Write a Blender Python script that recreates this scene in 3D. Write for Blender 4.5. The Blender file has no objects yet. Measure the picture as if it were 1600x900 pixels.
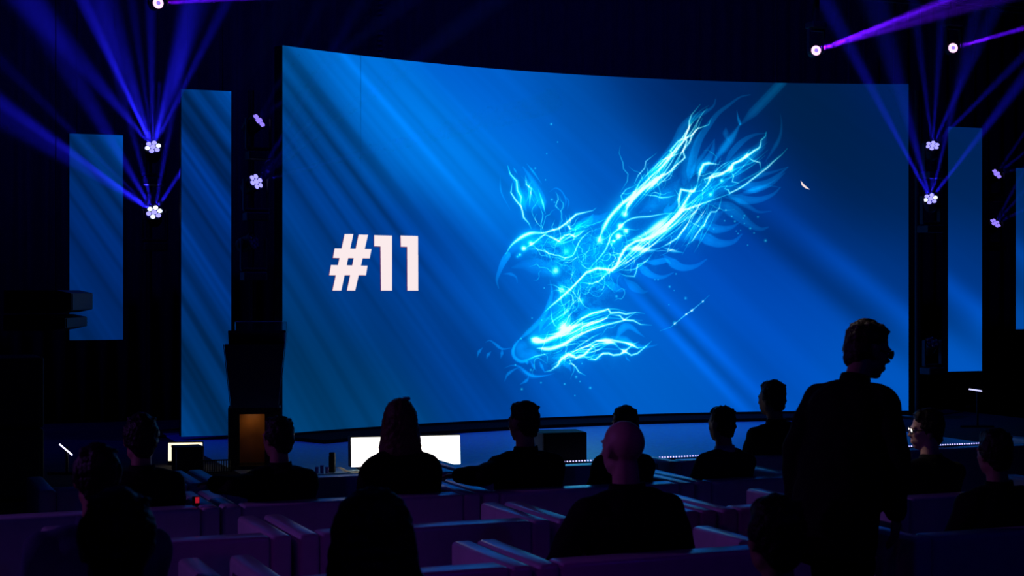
import bpy, bmesh, math, random
import numpy as np
from mathutils import Vector, Matrix, noise as mnoise

random.seed(7)
RNG = np.random.default_rng(11)
SC = bpy.context.scene
COL = SC.collection

# ------------------------------------------------------------------ camera
F_PX = 2500.0                      # focal length in pixels of the 1600 wide frame
CAM_H = 1.9                        # eye height of the photographer
cam_d = bpy.data.cameras.new('camera')
cam_d.sensor_fit = 'HORIZONTAL'
cam_d.sensor_width = 36.0
cam_d.lens = 36.0 * F_PX / 1600.0
cam_d.clip_end = 200
cam_d.dof.use_dof = True
cam_d.dof.focus_distance = 14.5
cam_d.dof.aperture_fstop = 5.0
cam = bpy.data.objects.new('camera', cam_d)
COL.objects.link(cam)
cam.location = (0, 0, CAM_H)
cam.rotation_euler = (math.radians(90), 0, 0)
SC.camera = cam

# ------------------------------------------------------------------ world, exposure
w = bpy.data.worlds.new('world')
SC.world = w
w.use_nodes = True
w.node_tree.nodes['Background'].inputs[0].default_value = (0, 0, 0, 1)
w.node_tree.nodes['Background'].inputs[1].default_value = 0.0
SC.view_settings.view_transform = 'Standard'
SC.view_settings.look = 'None'
SC.view_settings.gamma = 1.0
SC.view_settings.use_curve_mapping = False
SC.view_settings.exposure = 0.0
SC.cycles.use_denoising = True
SC.cycles.max_bounces = 5
SC.cycles.diffuse_bounces = 2
SC.cycles.glossy_bounces = 3
SC.cycles.volume_bounces = 0
SC.cycles.transparent_max_bounces = 16
SC.cycles.sample_clamp_indirect = 0.0

# ------------------------------------------------------------------ hall axes
TH = math.radians(22.0)            # the stage and the rows are turned 22 degrees to the view
CT, ST = math.cos(TH), math.sin(TH)


def uv(u, v, z=0.0):
    """hall coordinates (u along the stage, v towards it) -> world"""
    return Vector((u * CT - v * ST, u * ST + v * CT, z))


def ray_v(px, v):
    """distance at which the sight line of column px meets the plane v"""
    k = (px - 800.0) / F_PX
    return v / (CT - k * ST)


def at(px, py, d):
    return Vector(((px - 800.0) / F_PX * d, d, CAM_H - (py - 450.0) / F_PX * d))


def u_at(px, v):
    d = ray_v(px, v)
    return (px - 800.0) / F_PX * d * CT + d * ST


def hall(p):
    return p.x * CT + p.y * ST, -p.x * ST + p.y * CT


# ------------------------------------------------------------------ light helpers
def spot(name, loc, direction, power, color, half_deg, blend=1.0, radius=0.01, parent=None):
    ld = bpy.data.lights.new(name, 'SPOT')
    ld.energy = power
    ld.color = color
    ld.spot_size = math.radians(half_deg * 2)
    ld.spot_blend = blend
    ld.shadow_soft_size = radius
    o = bpy.data.objects.new(name, ld)
    COL.objects.link(o)
    o.location = loc
    o.rotation_euler = Vector(direction).to_track_quat('-Z', 'Y').to_euler()
    if parent is not None:
        o.parent = parent
    return o


# ------------------------------------------------------------------ materials
def mat(name, color=(0.1, 0.1, 0.1), rough=0.6, metal=0.0, spec=0.5, var=0.15, scale=8.0, bump=0.0, bscale=60.0,
        sheen=0.0, trans=0.0, coat=0.0):
    m = bpy.data.materials.new(name)
    m.use_nodes = True
    nt = m.node_tree
    b = nt.nodes['Principled BSDF']
    b.inputs['Roughness'].default_value = rough
    b.inputs['Metallic'].default_value = metal
    b.inputs['Specular IOR Level'].default_value = spec
    b.inputs['Sheen Weight'].default_value = sheen
    b.inputs['Coat Weight'].default_value = coat
    b.inputs['Transmission Weight'].default_value = trans
    tc = nt.nodes.new('ShaderNodeTexCoord')
    n = nt.nodes.new('ShaderNodeTexNoise')
    n.inputs['Scale'].default_value = scale
    n.inputs['Detail'].default_value = 3
    r = nt.nodes.new('ShaderNodeValToRGB')
    r.color_ramp.elements[0].position = 0.3
    r.color_ramp.elements[1].position = 0.7
    r.color_ramp.elements[0].color = tuple(c * (1 - var) for c in color) + (1,)
    r.color_ramp.elements[1].color = tuple(min(1, c * (1 + var)) for c in color) + (1,)
    nt.links.new(tc.outputs['Object'], n.inputs['Vector'])
    nt.links.new(n.outputs['Fac'], r.inputs['Fac'])
    nt.links.new(r.outputs['Color'], b.inputs['Base Color'])
    if bump > 0:
        n2 = nt.nodes.new('ShaderNodeTexNoise')
        n2.inputs['Scale'].default_value = bscale
        bp = nt.nodes.new('ShaderNodeBump')
        bp.inputs['Strength'].default_value = bump
        bp.inputs['Distance'].default_value = 0.01
        nt.links.new(tc.outputs['Object'], n2.inputs['Vector'])
        nt.links.new(n2.outputs['Fac'], bp.inputs['Height'])
        nt.links.new(bp.outputs['Normal'], b.inputs['Normal'])
    return m


def glow(name, color, strength, lights=False):
    m = bpy.data.materials.new(name)
    m.use_nodes = True
    m.cycles.emission_sampling = 'AUTO' if lights else 'NONE'
    nt = m.node_tree
    nt.nodes.clear()
    out = nt.nodes.new('ShaderNodeOutputMaterial')
    e = nt.nodes.new('ShaderNodeEmission')
    e.inputs[0].default_value = tuple(color) + (1,)
    e.inputs[1].default_value = strength
    nt.links.new(e.outputs[0], out.inputs['Surface'])
    return m


def haze_mat(name, density):
    m = bpy.data.materials.new(name)
    m.use_nodes = True
    nt = m.node_tree
    nt.nodes.clear()
    out = nt.nodes.new('ShaderNodeOutputMaterial')
    e = nt.nodes.new('ShaderNodeVolumeScatter')
    e.inputs['Color'].default_value = (1, 1, 1, 1)
    e.inputs['Density'].default_value = density
    nt.links.new(e.outputs[0], out.inputs['Volume'])
    return m


M = {}
M['floor'] = mat('carpet_dark', (0.02, 0.02, 0.03), 0.9, bump=0.2)
M['wall'] = mat('black_wall', (0.012, 0.012, 0.016), 0.9)
M['drape'] = mat('black_drape', (0.03, 0.03, 0.04), 0.85, sheen=0.2)
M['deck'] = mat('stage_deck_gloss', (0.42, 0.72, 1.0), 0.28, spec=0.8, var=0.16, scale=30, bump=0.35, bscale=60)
M['fascia'] = mat('stage_fascia', (0.04, 0.04, 0.05), 0.9, spec=.1)
M['black_metal'] = mat('black_metal', (0.012, 0.012, 0.014), 0.45, metal=0.3, spec=0.4)
M['black_plastic'] = mat('black_plastic', (0.012, 0.012, 0.014), 0.5, spec=0.3)
M['led_back'] = mat('led_housing', (0.01, 0.01, 0.012), 0.6, spec=0.2)
M['leather'] = mat('white_leather', (0.74, 0.73, 0.76), 0.20, spec=0.6, var=0.06, scale=14, bump=0.12, bscale=140)
M['lens_off'] = mat('lens_off', (0.05, 0.05, 0.08), 0.08, spec=0.8)
M['lens'] = glow('lens_glow', (0.30, 0.28, 1.0), 1.6)
M['lens_hot'] = glow('lens_hot_glow', (0.70, 0.80, 1.0), 1.6)
M['lens_pink'] = glow('lens_pink_glow', (1.0, 0.55, 0.95), 1.6)
M['lens_dim'] = glow('lens_dim_glow', (0.26, 0.18, 0.95), 1.3)
M['haze'] = haze_mat('haze', 0.16)
M['wood'] = mat('lectern_wood', (0.42, 0.16, 0.03), 0.45, var=0.3, scale=6)
M['acrylic'] = mat('acrylic_blue', (0.02, 0.02, 0.12), 0.15, spec=0.6)
M['clear'] = mat('acrylic_clear', (0.75, 0.8, 0.9), 0.05, trans=0.95)
M['tan'] = mat('tan_plywood', (0.6, 0.45, 0.24), 0.6)
M['paper'] = mat('paper', (0.75, 0.72, 0.6), 0.8)
M['skin'] = mat('skin', (0.46, 0.24, 0.17), 0.5, spec=0.35, var=0.08, scale=20)
M['skin_pale'] = mat('skin_pale', (0.62, 0.38, 0.30), 0.5, spec=0.35, var=0.08, scale=20)
M['hair_dark'] = mat('hair_dark', (0.012, 0.009, 0.008), 0.5, spec=0.3, bump=0.6, bscale=90)
M['hair_blond'] = mat('hair_blond', (0.16, 0.10, 0.05), 0.5, spec=0.3, bump=0.6, bscale=90)
M['hair_brown'] = mat('hair_brown', (0.04, 0.022, 0.014), 0.5, spec=0.3, bump=0.6, bscale=90)
M['cloth_black'] = mat('cloth_black', (0.008, 0.008, 0.010), 0.85, spec=0.15, bump=0.2, bscale=200)
M['cloth_navy'] = mat('cloth_navy', (0.016, 0.017, 0.028), 0.85, spec=0.15, bump=0.2, bscale=200)
M['cloth_blue'] = mat('cloth_blue', (0.07, 0.09, 0.2), 0.8, spec=0.2, bump=0.2, bscale=200)
M['hair_strand'] = mat('fair_hair_strand', (0.75, 0.48, 0.2), 0.5)
_nt = M['hair_strand'].node_tree
_tr = _nt.nodes.new('ShaderNodeBsdfTranslucent')
_tr.inputs['Color'].default_value = (.9, .6, .25, 1)
_mx = _nt.nodes.new('ShaderNodeMixShader')
_mx.inputs[0].default_value = .6
_nt.links.new(_nt.nodes['Principled BSDF'].outputs[0], _mx.inputs[1])
_nt.links.new(_tr.outputs[0], _mx.inputs[2])
_nt.links.new(_mx.outputs[0], _nt.nodes['Material Output'].inputs['Surface'])
M['cloth_white'] = mat('cloth_white', (0.5, 0.5, 0.52), 0.8, spec=0.2)
M['shoe'] = mat('shoe_black', (0.01, 0.01, 0.01), 0.35)
M['eye'] = mat('eyeball', (0.5, 0.5, 0.5), 0.15)
M['glass'] = mat('spectacle_glass', (0.7, 0.8, 0.9), 0.03, trans=0.9)


# ------------------------------------------------------------------ mesh helpers
def link(name, me, m, parent=None):
    o = bpy.data.objects.new(name, me)
    COL.objects.link(o)
    if m is not None and not me.materials:
        me.materials.append(m)
    if parent is not None:
        o.parent = parent
    return o


def obj(name, bm, m, parent=None, smooth=False):
    me = bpy.data.meshes.new(name)
    bm.normal_update()
    bm.to_mesh(me)
    bm.free()
    if smooth:
        me.polygons.foreach_set('use_smooth', [True] * len(me.polygons))
    return link(name, me, m, parent)


def tag(o, label=None, cat=None, group=None, kind=None):
    if label: o['label'] = label
    if cat: o['category'] = cat
    if group: o['group'] = group
    if kind: o['kind'] = kind
    return o


def empty(name, loc, rz=0.0, label=None, cat=None, group=None):
    o = bpy.data.objects.new(name, None)
    o.empty_display_size = 0.1
    COL.objects.link(o)
    o.location = loc
    o.rotation_euler = (0, 0, rz)
    return tag(o, label, cat, group)


def add_box(bm, c, s, bevel=0.0, seg=2, rot=None):
    n0 = set(bm.verts)
    r = bmesh.ops.create_cube(bm, size=1.0)
    vs = r['verts']
    for v in vs:
        v.co = Vector((v.co.x * s[0], v.co.y * s[1], v.co.z * s[2]))
    if bevel > 0:
        es = list({e for v in vs for e in v.link_edges})
        bmesh.ops.bevel(bm, geom=es, offset=bevel, segments=seg, profile=0.5, affect='EDGES')
        vs = [v for v in bm.verts if v not in n0]
    for v in vs:
        p = v.co
        if rot is not None:
            p = rot @ p
        v.co = p + Vector(c)
    return vs


def box(c, s, bevel=0.0, seg=2, rot=None):
    bm = bmesh.new()
    add_box(bm, c, s, bevel, seg, rot)
    return bm


def add_frustum(bm, a, b, ra, rb, seg=14, cap=True):
    a, b = Vector(a), Vector(b)
    ax = (b - a)
    if ax.length < 1e-6:
        return
    q = ax.to_track_quat('Z', 'Y')
    ra_, rb_ = [], []
    for i in range(seg):
        t = 2 * math.pi * i / seg
        d = q @ Vector((math.cos(t), math.sin(t), 0))
        ra_.append(bm.verts.new(a + d * ra))
        rb_.append(bm.verts.new(b + d * rb))
    for i in range(seg):
        j = (i + 1) % seg
        bm.faces.new((ra_[i], ra_[j], rb_[j], rb_[i]))
    if cap:
        bm.faces.new(list(reversed(ra_)))
        bm.faces.new(rb_)


def add_ell(bm, c, r, rot=None, sub=2):
    res = bmesh.ops.create_icosphere(bm, subdivisions=sub, radius=1.0)
    for v in res['verts']:
        p = Vector((v.co.x * r[0], v.co.y * r[1], v.co.z * r[2]))
        if rot is not None:
            p = rot @ p
        v.co = p + Vector(c)


def add_chain(bm, pts, radii, seg=14):
    for i in range(len(pts) - 1):
        add_frustum(bm, pts[i], pts[i + 1], radii[i], radii[i + 1], seg)
    for p, r in zip(pts, radii):
        add_ell(bm, p, (r, r, r))


def add_loft(bm, rings, seg=28):
    """rings of (x, y, z, rx, ry), capped"""
    prev = None
    first = None
    for (cx, cy, cz, rx, ry) in rings:
        cur = []
        for i in range(seg):
            t = 2 * math.pi * i / seg
            c, s = math.cos(t), math.sin(t)
            c = math.copysign(abs(c) ** 0.82, c)
            s = math.copysign(abs(s) ** 0.82, s)
            cur.append(bm.verts.new((cx + rx * c, cy + ry * s, cz)))
        if prev is not None:
            for i in range(seg):
                j = (i + 1) % seg
                bm.faces.new((prev[i], prev[j], cur[j], cur[i]))
        else:
            first = cur
        prev = cur
    bm.faces.new(list(reversed(first)))
    bm.faces.new(prev)


def add_lathe(bm, prof, seg=24, frame=None):
    """profile of (r, z) turned about local z; frame = 4x4"""
    rows = []
    for (r, z) in prof:
        row = []
        for i in range(seg):
            t = 2 * math.pi * i / seg
            p = Vector((r * math.cos(t), r * math.sin(t), z))
            row.append(bm.verts.new(frame @ p if frame is not None else p))
        rows.append(row)
    for a, b in zip(rows, rows[1:]):
        for i in range(seg):
            j = (i + 1) % seg
            bm.faces.new((a[i], a[j], b[j], b[i]))
    bm.faces.new(list(reversed(rows[0])))
    bm.faces.new(rows[-1])


def fuse(bm, size, smooth=6, wrinkle=0.0, wscale=9.0, seed=0):
    """melt overlapping closed shapes into one continuous skin"""
    bmesh.ops.recalc_face_normals(bm, faces=bm.faces)
    me = bpy.data.meshes.new('tmp')
    bm.to_mesh(me)
    bm.free()
    o = bpy.data.objects.new('tmp', me)
    COL.objects.link(o)
    r = o.modifiers.new('r', 'REMESH')
    r.mode = 'VOXEL'
    r.voxel_size = size
    s = o.modifiers.new('s', 'SMOOTH')
    s.factor = 0.5
    s.iterations = smooth
    dg = bpy.context.evaluated_depsgraph_get()
    out = bpy.data.meshes.new_from_object(o.evaluated_get(dg))
    bpy.data.objects.remove(o)
    bpy.data.meshes.remove(me)
    out.materials.clear()
    if wrinkle > 0:
        n = len(out.vertices)
        co, no = np.empty(n * 3, np.float32), np.empty(n * 3, np.float32)
        out.vertices.foreach_get('co', co)
        out.vertices.foreach_get('normal', no)
        co, no = co.reshape(-1, 3), no.reshape(-1, 3)
        rg = np.random.default_rng(seed + 17)
        a = np.zeros(n)
        for k in range(9):
            dr = rg.standard_normal(3)
            dr /= np.linalg.norm(dr)
            a += np.sin(co @ dr * wscale * rg.uniform(1.5, 6.5) + rg.uniform(0, 6.3)) / 3.2
        co = co + no * (a * wrinkle)[:, None]
        out.vertices.foreach_set('co', co.astype(np.float32).ravel())
    out.polygons.foreach_set('use_smooth', [True] * len(out.polygons))
    return out


# ================================================================== THE ROOM
U0, U1, V0, V1, ZC = -13.0, 18.0, -4.0, 18.5, 9.0


def slab(name, u0, u1, v0, v1, z0, z1, m):
    bm = bmesh.new()
    c = uv((u0 + u1) / 2, (v0 + v1) / 2, (z0 + z1) / 2)
    add_box(bm, (0, 0, 0), (u1 - u0, v1 - v0, z1 - z0))
    o = obj(name, bm, m)
    o.location = c
    o.rotation_euler = (0, 0, TH)
    tag(o, kind='structure')
    return o


slab('floor', U0, U1, V0, V1, -0.1, 0.0, M['floor'])
slab('ceiling', U0, U1, V0, V1, ZC, ZC + 0.1, M['wall'])
slab('wall_back', U0, U1, V1, V1 + 0.1, 0, ZC, M['wall'])
slab('wall_rear', U0, U1, V0 - 0.1, V0, 0, ZC, M['wall'])
slab('wall_left', U0 - 0.1, U0, V0, V1, 0, ZC, M['wall'])
slab('wall_right', U1, U1 + 0.1, V0, V1, 0, ZC, M['wall'])

# ------------------------------------------------------------------ stage
STAGE_Z = 0.45
STAGE_V = 12.05
stage = empty('stage', uv(2.0, STAGE_V, 0), TH, 'low black stage platform with a glossy deck under the big screen', 'stage')
obj('deck', box((0, 2.85, STAGE_Z - 0.024), (20.0, 5.7, 0.04), 0.004), M['fascia'], stage)
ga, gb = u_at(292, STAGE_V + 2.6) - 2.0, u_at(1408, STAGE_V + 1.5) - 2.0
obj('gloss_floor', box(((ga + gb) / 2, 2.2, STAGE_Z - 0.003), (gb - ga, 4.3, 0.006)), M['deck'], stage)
obj('fascia', box((0, 0.06, (STAGE_Z - 0.05) / 2), (19.96, 0.04, STAGE_Z - 0.05)), M['fascia'], stage)
obj('edge_trim', box((0, 0.0, STAGE_Z - 0.03), (20.0, 0.03, 0.055), 0.006), mat('edge_trim', (0.5, 0.5, 0.55), 0.4), stage)
for k in range(9):
    obj('support_leg', box((-8.8 + 2.2 * k, 2.85, (STAGE_Z - 0.04) / 2), (0.08, 5.6, STAGE_Z - 0.04)), M['black_metal'], stage)

# dotted LED tape along the front edge
led = empty('led_tape', uv(u_at(880, STAGE_V), STAGE_V - 0.03, STAGE_Z + 0.012), TH,
            'dotted line of violet LED points along the front edge of the stage', 'led strip')
L_len = u_at(1680, STAGE_V) - u_at(880, STAGE_V)
obj('channel', box((L_len / 2, 0.02, -0.006), (L_len, 0.03, 0.012)), M['black_plastic'], led)
bm = bmesh.new()
k = 0
while k * 0.0265 < L_len:
    add_ell(bm, (k * 0.0265, 0.004, 0.012), (0.0068, 0.0068, 0.0068), sub=1)
    k += 1
dots = obj('light_point', bm, glow('led_dot', (0.5, 0.45, 1.0), 2.2), led)
tag(dots, kind='stuff')

# ------------------------------------------------------------------ drapes behind the stage
def drape(name, ua, ub, v, z0, z1, label, folds=0.22, seed=1):
    n = int((ub - ua) / 0.05)
    bm = bmesh.new()
    rows = []
    rr = random.Random(seed)
    ph = 0
    offs = []
    for i in range(n + 1):
        ph += 2 * math.pi * 0.05 / (folds * (0.8 + 0.5 * rr.random()))
        offs.append(0.05 * math.sin(ph) + 0.015 * rr.random())
    for z in (z0, (z0 + z1) / 2, z1):
        rows.append([bm.verts.new((ua + (ub - ua) * i / n, offs[i] * (1.0 if z < z1 else 0.7), z)) for i in range(n + 1)])
    for a, b in zip(rows, rows[1:]):
        for i in range(n):
            bm.faces.new((a[i], a[i + 1], b[i + 1], b[i]))
    bmesh.ops.solidify(bm, geom=bm.faces[:], thickness=0.008)
    o = obj(name, bm, M['drape'], None, True)
    o.location = uv(0, v, 0)
    o.rotation_euler = (0, 0, TH)
    tag(o, label, 'curtain')
    return o


drape('stage_curtain', -10.0, 17.5, 17.95, 0.0, 8.95, 'full-width black drape hanging in folds behind the screens', seed=3)
drape('side_curtain', -12.6, -8.3, 12.6, 0.0, 8.95, 'black drape closing off the wing beside the speaker stack', seed=5)
drape('side_curtain', 12.9, 17.6, 14.6, 0.0, 8.95, 'black drape closing off the wing past the narrow end banner', seed=6)

# ================================================================== THE PICTURE ON THE SCREEN
# The artwork was traced on the keystoned lattice below (2 cells per unit) and is rectified to the
# screen's own arc length / height further down.
X0, X1, Y0, Y1, SS = 430, 1430, 60, 700, 2
CW, CH = (X1 - X0) * SS, (Y1 - Y0) * SS


def fbm(h, w_, beta, lo=0.0, seed=0, ax=1.0, ay=1.0):
    r = np.random.default_rng(seed)
    fy = np.fft.fftfreq(h)[:, None] * ay
    fx = np.fft.rfftfreq(w_)[None, :] * ax
    f = np.sqrt(fx * fx + fy * fy)
    f[0, 0] = 1
    s = f ** (-beta)
    s[f < lo] = 0
    s[0, 0] = 0
    a = np.fft.irfft2(np.fft.rfft2(r.standard_normal((h, w_))) * s, s=(h, w_))
    return a / a.std()


BG_PTS = [
    (445, 75, 0, 92, 178), (455, 150, 0, 78, 150), (445, 200, 0, 46, 112), (560, 100, 0, 112, 220), (600, 180, 0, 120, 228),
    (640, 240, 0, 122, 232), (750, 112, 0, 92, 200), (740, 250, 0, 126, 236), (540, 235, 0, 80, 172), (500, 300, 0, 58, 140),
    (480, 400, 0, 54, 122), (460, 600, 0, 46, 88), (560, 600, 0, 48, 96), (700, 560, 0, 60, 145), (700, 400, 0, 80, 186),
    (760, 300, 0, 116, 224), (800, 200, 0, 100, 212), (900, 150, 0, 82, 176), (950, 250, 0, 86, 190), (1000, 150, 0, 48, 118),
    (1100, 150, 0, 34, 92), (1300, 150, 0, 32, 72), (1400, 150, 0, 30, 96), (1300, 250, 0, 32, 74), (1400, 300, 0, 34, 84),
    (1385, 420, 0, 52, 130), (1200, 400, 0, 64, 168), (1100, 450, 0, 76, 186), (1200, 550, 0, 76, 186), (1350, 600, 0, 84, 190),
    (1410, 640, 0, 86, 192), (1000, 600, 0, 96, 202), (900, 630, 0, 88, 192), (800, 630, 0, 72, 170), (740, 610, 0, 56, 132),
    (620, 665, 0, 66, 120), (500, 660, 0, 60, 108), (850, 450, 0, 96, 206), (950, 500, 0, 106, 216), (1060, 520, 0, 92, 204),
    (600, 500, 0, 54, 122), (640, 360, 0, 66, 162), (1250, 330, 0, 42, 110), (850, 330, 0, 104, 212), (560, 420, 0, 58, 138),
    (1050, 640, 0, 92, 198), (1200, 640, 0, 84, 192), (780, 480, 0, 86, 190), (450, 480, 0, 48, 100), (1150, 300, 0, 62, 160),
    (1250, 480, 0, 76, 186), (880, 560, 0, 94, 204),
]
_ray = np.random.default_rng(5)
_N1 = 4000
_r1 = np.zeros(_N1)
for _w, _a in ((160, 0.5), (60, 0.7), (22, 0.65), (9, 0.5), (4, 0.3)):
    kk = np.exp(-0.5 * (np.arange(-4 * _w, 4 * _w + 1) / _w) ** 2)
    x_ = np.convolve(_ray.standard_normal(_N1 + 8 * _w), kk, 'valid')[:_N1]
    _r1 += _a * x_ / x_.std()
RAYS = [  # angle, width, amplitude, centre x, centre y, reach
    (49.05, 0.22, 0.16, 610, 170, 190), (47.9, 0.5, 0.07, 760, 230, 200), (50.2, 0.25, -0.05, 580, 180, 140),
    (39.45, 0.40, 0.26, 1370, 450, 150), (40.5, 0.5, -0.22, 1310, 430, 160), (45.45, 0.22, 0.17, 1100, 520, 130),
    (46.3, 0.2, 0.20, 1080, 555, 130), (45.9, 0.16, -0.10, 1070, 520, 120), (51.75, 0.35, -0.16, 540, 190, 160),
    (52.35, 0.22, 0.12, 520, 210, 150), (52.85, 0.14, -0.15, 520, 230, 150), (53.35, 0.22, 0.10, 500, 220, 150), (53.8, 0.12, -0.14, 520, 260, 150),
    (54.25, 0.2, 0.10, 500, 240, 150), (54.8, 0.18, -0.18, 500, 260, 160), (55.4, 0.22, 0.10, 490, 280, 150), (56.0, 0.25, -0.14, 490, 300, 150), (56.8, 0.3, 0.10, 490, 320, 150),
    (48.3, 0.14, -0.05, 640, 180, 130), (47.2, 0.2, -0.05, 700, 200, 140), (46.6, 0.15, -0.05, 780, 330, 150), (46.1, 0.2, 0.05, 720, 240, 150),
    (50.6, 0.5, -0.12, 700, 420, 160), (43.6, 0.4, 0.04, 1200, 520, 150), (58.0, 0.5, -0.12, 500, 350, 130),
    (52.9, 0.2, -0.12, 610, 330, 120), (44.6, 0.3, -0.05, 1140, 560, 140),
]


def background(px, py, gain=1.0, ripple=1.0):
    """deep-water light shafts fanning out of a source far up to the left"""
    phi = np.degrees(np.arctan2(py + 1022.0, px + 426.0))
    rad = np.hypot(py + 1022.0, px + 426.0)
    q = 8 if px.shape[0] > 700 else 2
    cx_, cy_, cp, cr = px[::q, ::q], py[::q, ::q], phi[::q, ::q], rad[::q, ::q]
    num = np.zeros(cx_.shape + (3,))
    den = np.zeros(cx_.shape)
    for (x, y, r, g, b) in BG_PTS:
        p0 = math.degrees(math.atan2(y + 1022.0, x + 426.0))
        r0 = math.hypot(y + 1022.0, x + 426.0)
        wt = np.exp(-((cp - p0) / 2.0) ** 2 - ((cr - r0) / 95.0) ** 2) + 1e-6 / (1 + ((cx_ - x) ** 2 + (cy_ - y) ** 2) / 1e4)
        num += wt[..., None] * np.array((r, g, b)) / 255.0
        den += wt
    lowc = num / den[..., None]
    iy = np.clip(np.arange(px.shape[0]) / q, 0, lowc.shape[0] - 1.001)
    ix = np.clip(np.arange(px.shape[1]) / q, 0, lowc.shape[1] - 1.001)
    jy, jx = iy.astype(int), ix.astype(int)
    fy, fx = (iy - jy)[:, None, None], (ix - jx)[None, :, None]
    lowr = lowc[jy] * (1 - fy) + lowc[jy + 1] * fy
    c = lowr[:, jx] * (1 - fx) + lowr[:, jx + 1] * fx
    idx = np.clip((phi - 20.0) / 80.0 * (_N1 - 1), 0, _N1 - 2)
    i0 = idx.astype(int)
    n = _r1[i0] * (1 - (idx - i0)) + _r1[i0 + 1] * (idx - i0)
    left = np.clip((phi - 46.0) / 9.0, 0.25, 1.0) * np.clip(1.25 - rad / 2400.0, 0.25, 1.0)
    k_ = 1.0 + 0.13 * ripple * n * left
    for (a, wd, am, cx, cy, reach) in RAYS:
        k_ = k_ + am * np.exp(-((phi - a) / wd) ** 2) * np.exp(-((px - cx) ** 2 + (py - cy) ** 2) / (2 * reach ** 2))
    edge = 1.0 / (1.0 + np.exp(-(phi - 51.32) / 0.07)) * np.exp(-np.clip(phi - 51.3, 0, 9) / 1.6) * np.clip((520 - py) / 260, 0, 1)
    k_ = k_ * (1.0 - 0.24 * edge)
    return np.clip(c * k_[..., None] * gain, 0, 1)


yy, xx = np.mgrid[0:CH, 0:CW]
PX = X0 + (xx + 0.5) / SS
PY = Y0 + (yy + 0.5) / SS
ART = background(PX, PY)

FEA = np.zeros((CH, CW))      # translucent blue plumes
ELE = np.zeros((CH, CW))      # bright electric strands
GLO = np.zeros((CH, CW))      # soft cyan glow


def smooth_pts(pts, n=8):
    pts = [np.array(p, float) for p in pts]
    if len(pts) < 3:
        a, b = pts
        return [a + (b - a) * t for t in np.linspace(0, 1, n)]
    q = [2 * pts[0] - pts[1]] + pts + [2 * pts[-1] - pts[-2]]
    out = []
    for i in range(1, len(q) - 2):
        p0, p1, p2, p3 = q[i - 1], q[i], q[i + 1], q[i + 2]
        for t in np.linspace(0, 1, n, endpoint=False):
            out.append(0.5 * ((2 * p1) + (-p0 + p2) * t + (2 * p0 - 5 * p1 + 4 * p2 - p3) * t * t + (-p0 + 3 * p1 - 3 * p2 + p3) * t ** 3))
    out.append(pts[-1])
    return out


def line(buf, pts, width, inten, curve=True, taper=(0.3, 0.3), rim=0.0, jag=0.0, add=False):
    """soft stroke; width = half width in units, thins out over the taper shares at both ends"""
    P = smooth_pts(pts, 10) if curve else [np.array(p, float) for p in pts]
    if jag > 0:
        Q = []
        for a, b in zip(P, P[1:]):
            n = max(1, int(np.hypot(*(b - a)) / 5))
            for i in range(n):
                Q.append(a + (b - a) * i / n + (RNG.standard_normal(2) * jag if i else 0))
        P = Q + [P[-1]]
    L = [0.0]
    for a, b in zip(P, P[1:]):
        L.append(L[-1] + float(np.hypot(*(b - a))))
    tot = max(L[-1], 1e-6)

    def prof(t):
        k_ = 1.0
        if taper[0] > 0: k_ = min(k_, 0.12 + 0.88 * min(1, t / taper[0]))
        if taper[1] > 0: k_ = min(k_, 0.12 + 0.88 * min(1, (1 - t) / taper[1]))
        return k_
    tmp = {}
    pad = (width * 2.6 + 2)
    x_min = min(p[0] for p in P) - pad; x_max = max(p[0] for p in P) + pad
    y_min = min(p[1] for p in P) - pad; y_max = max(p[1] for p in P) + pad
    gx0 = max(0, int((x_min - X0) * SS)); gx1 = min(CW, int((x_max - X0) * SS) + 1)
    gy0 = max(0, int((y_min - Y0) * SS)); gy1 = min(CH, int((y_max - Y0) * SS) + 1)
    if gx1 <= gx0 or gy1 <= gy0: return
    loc = np.zeros((gy1 - gy0, gx1 - gx0))
    for i, (a, b) in enumerate(zip(P, P[1:])):
        ta, tb = L[i] / tot, L[i + 1] / tot
        x0 = max(gx0, int((min(a[0], b[0]) - pad - X0) * SS)); x1 = min(gx1, int((max(a[0], b[0]) + pad - X0) * SS) + 1)
        y0 = max(gy0, int((min(a[1], b[1]) - pad - Y0) * SS)); y1 = min(gy1, int((max(a[1], b[1]) + pad - Y0) * SS) + 1)
        if x1 <= x0 or y1 <= y0: continue
        sx, sy = PX[y0:y1, x0:x1], PY[y0:y1, x0:x1]
        d = b - a
        dd = float(d @ d) + 1e-9
        t = np.clip(((sx - a[0]) * d[0] + (sy - a[1]) * d[1]) / dd, 0, 1)
        dist = np.hypot(sx - a[0] - t * d[0], sy - a[1] - t * d[1])
        wd = width * (prof(ta) * (1 - t) + prof(tb) * t)
        q = dist / np.maximum(wd, 0.35)
        if rim > 0:
            val = 0.60 * np.exp(-(q / 0.80) ** 4) + rim * 0.9 * np.exp(-((q - 0.95) / 0.22) ** 2)
        else:
            val = np.exp(-q * q)
        val = val * inten * (0.35 + 0.65 * (wd / width))
        v = loc[y0 - gy0:y1 - gy0, x0 - gx0:x1 - gx0]
        np.maximum(v, val, out=v)
    s = buf[gy0:gy1, gx0:gx1]
    if add:
        s += loc
    else:
        s += loc * (1 - 0.35 * np.clip(s, 0, 1))


def dot(buf, x, y, r, inten):
    p = r * 3
    x0 = max(0, int((x - p - X0) * SS)); x1 = min(CW, int((x + p - X0) * SS) + 1)
    y0 = max(0, int((y - p - Y0) * SS)); y1 = min(CH, int((y + p - Y0) * SS) + 1)
    if x1 <= x0 or y1 <= y0: return
    d = np.hypot(PX[y0:y1, x0:x1] - x, PY[y0:y1, x0:x1] - y) / r
    buf[y0:y1, x0:x1] += inten * np.exp(-d * d)


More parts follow.
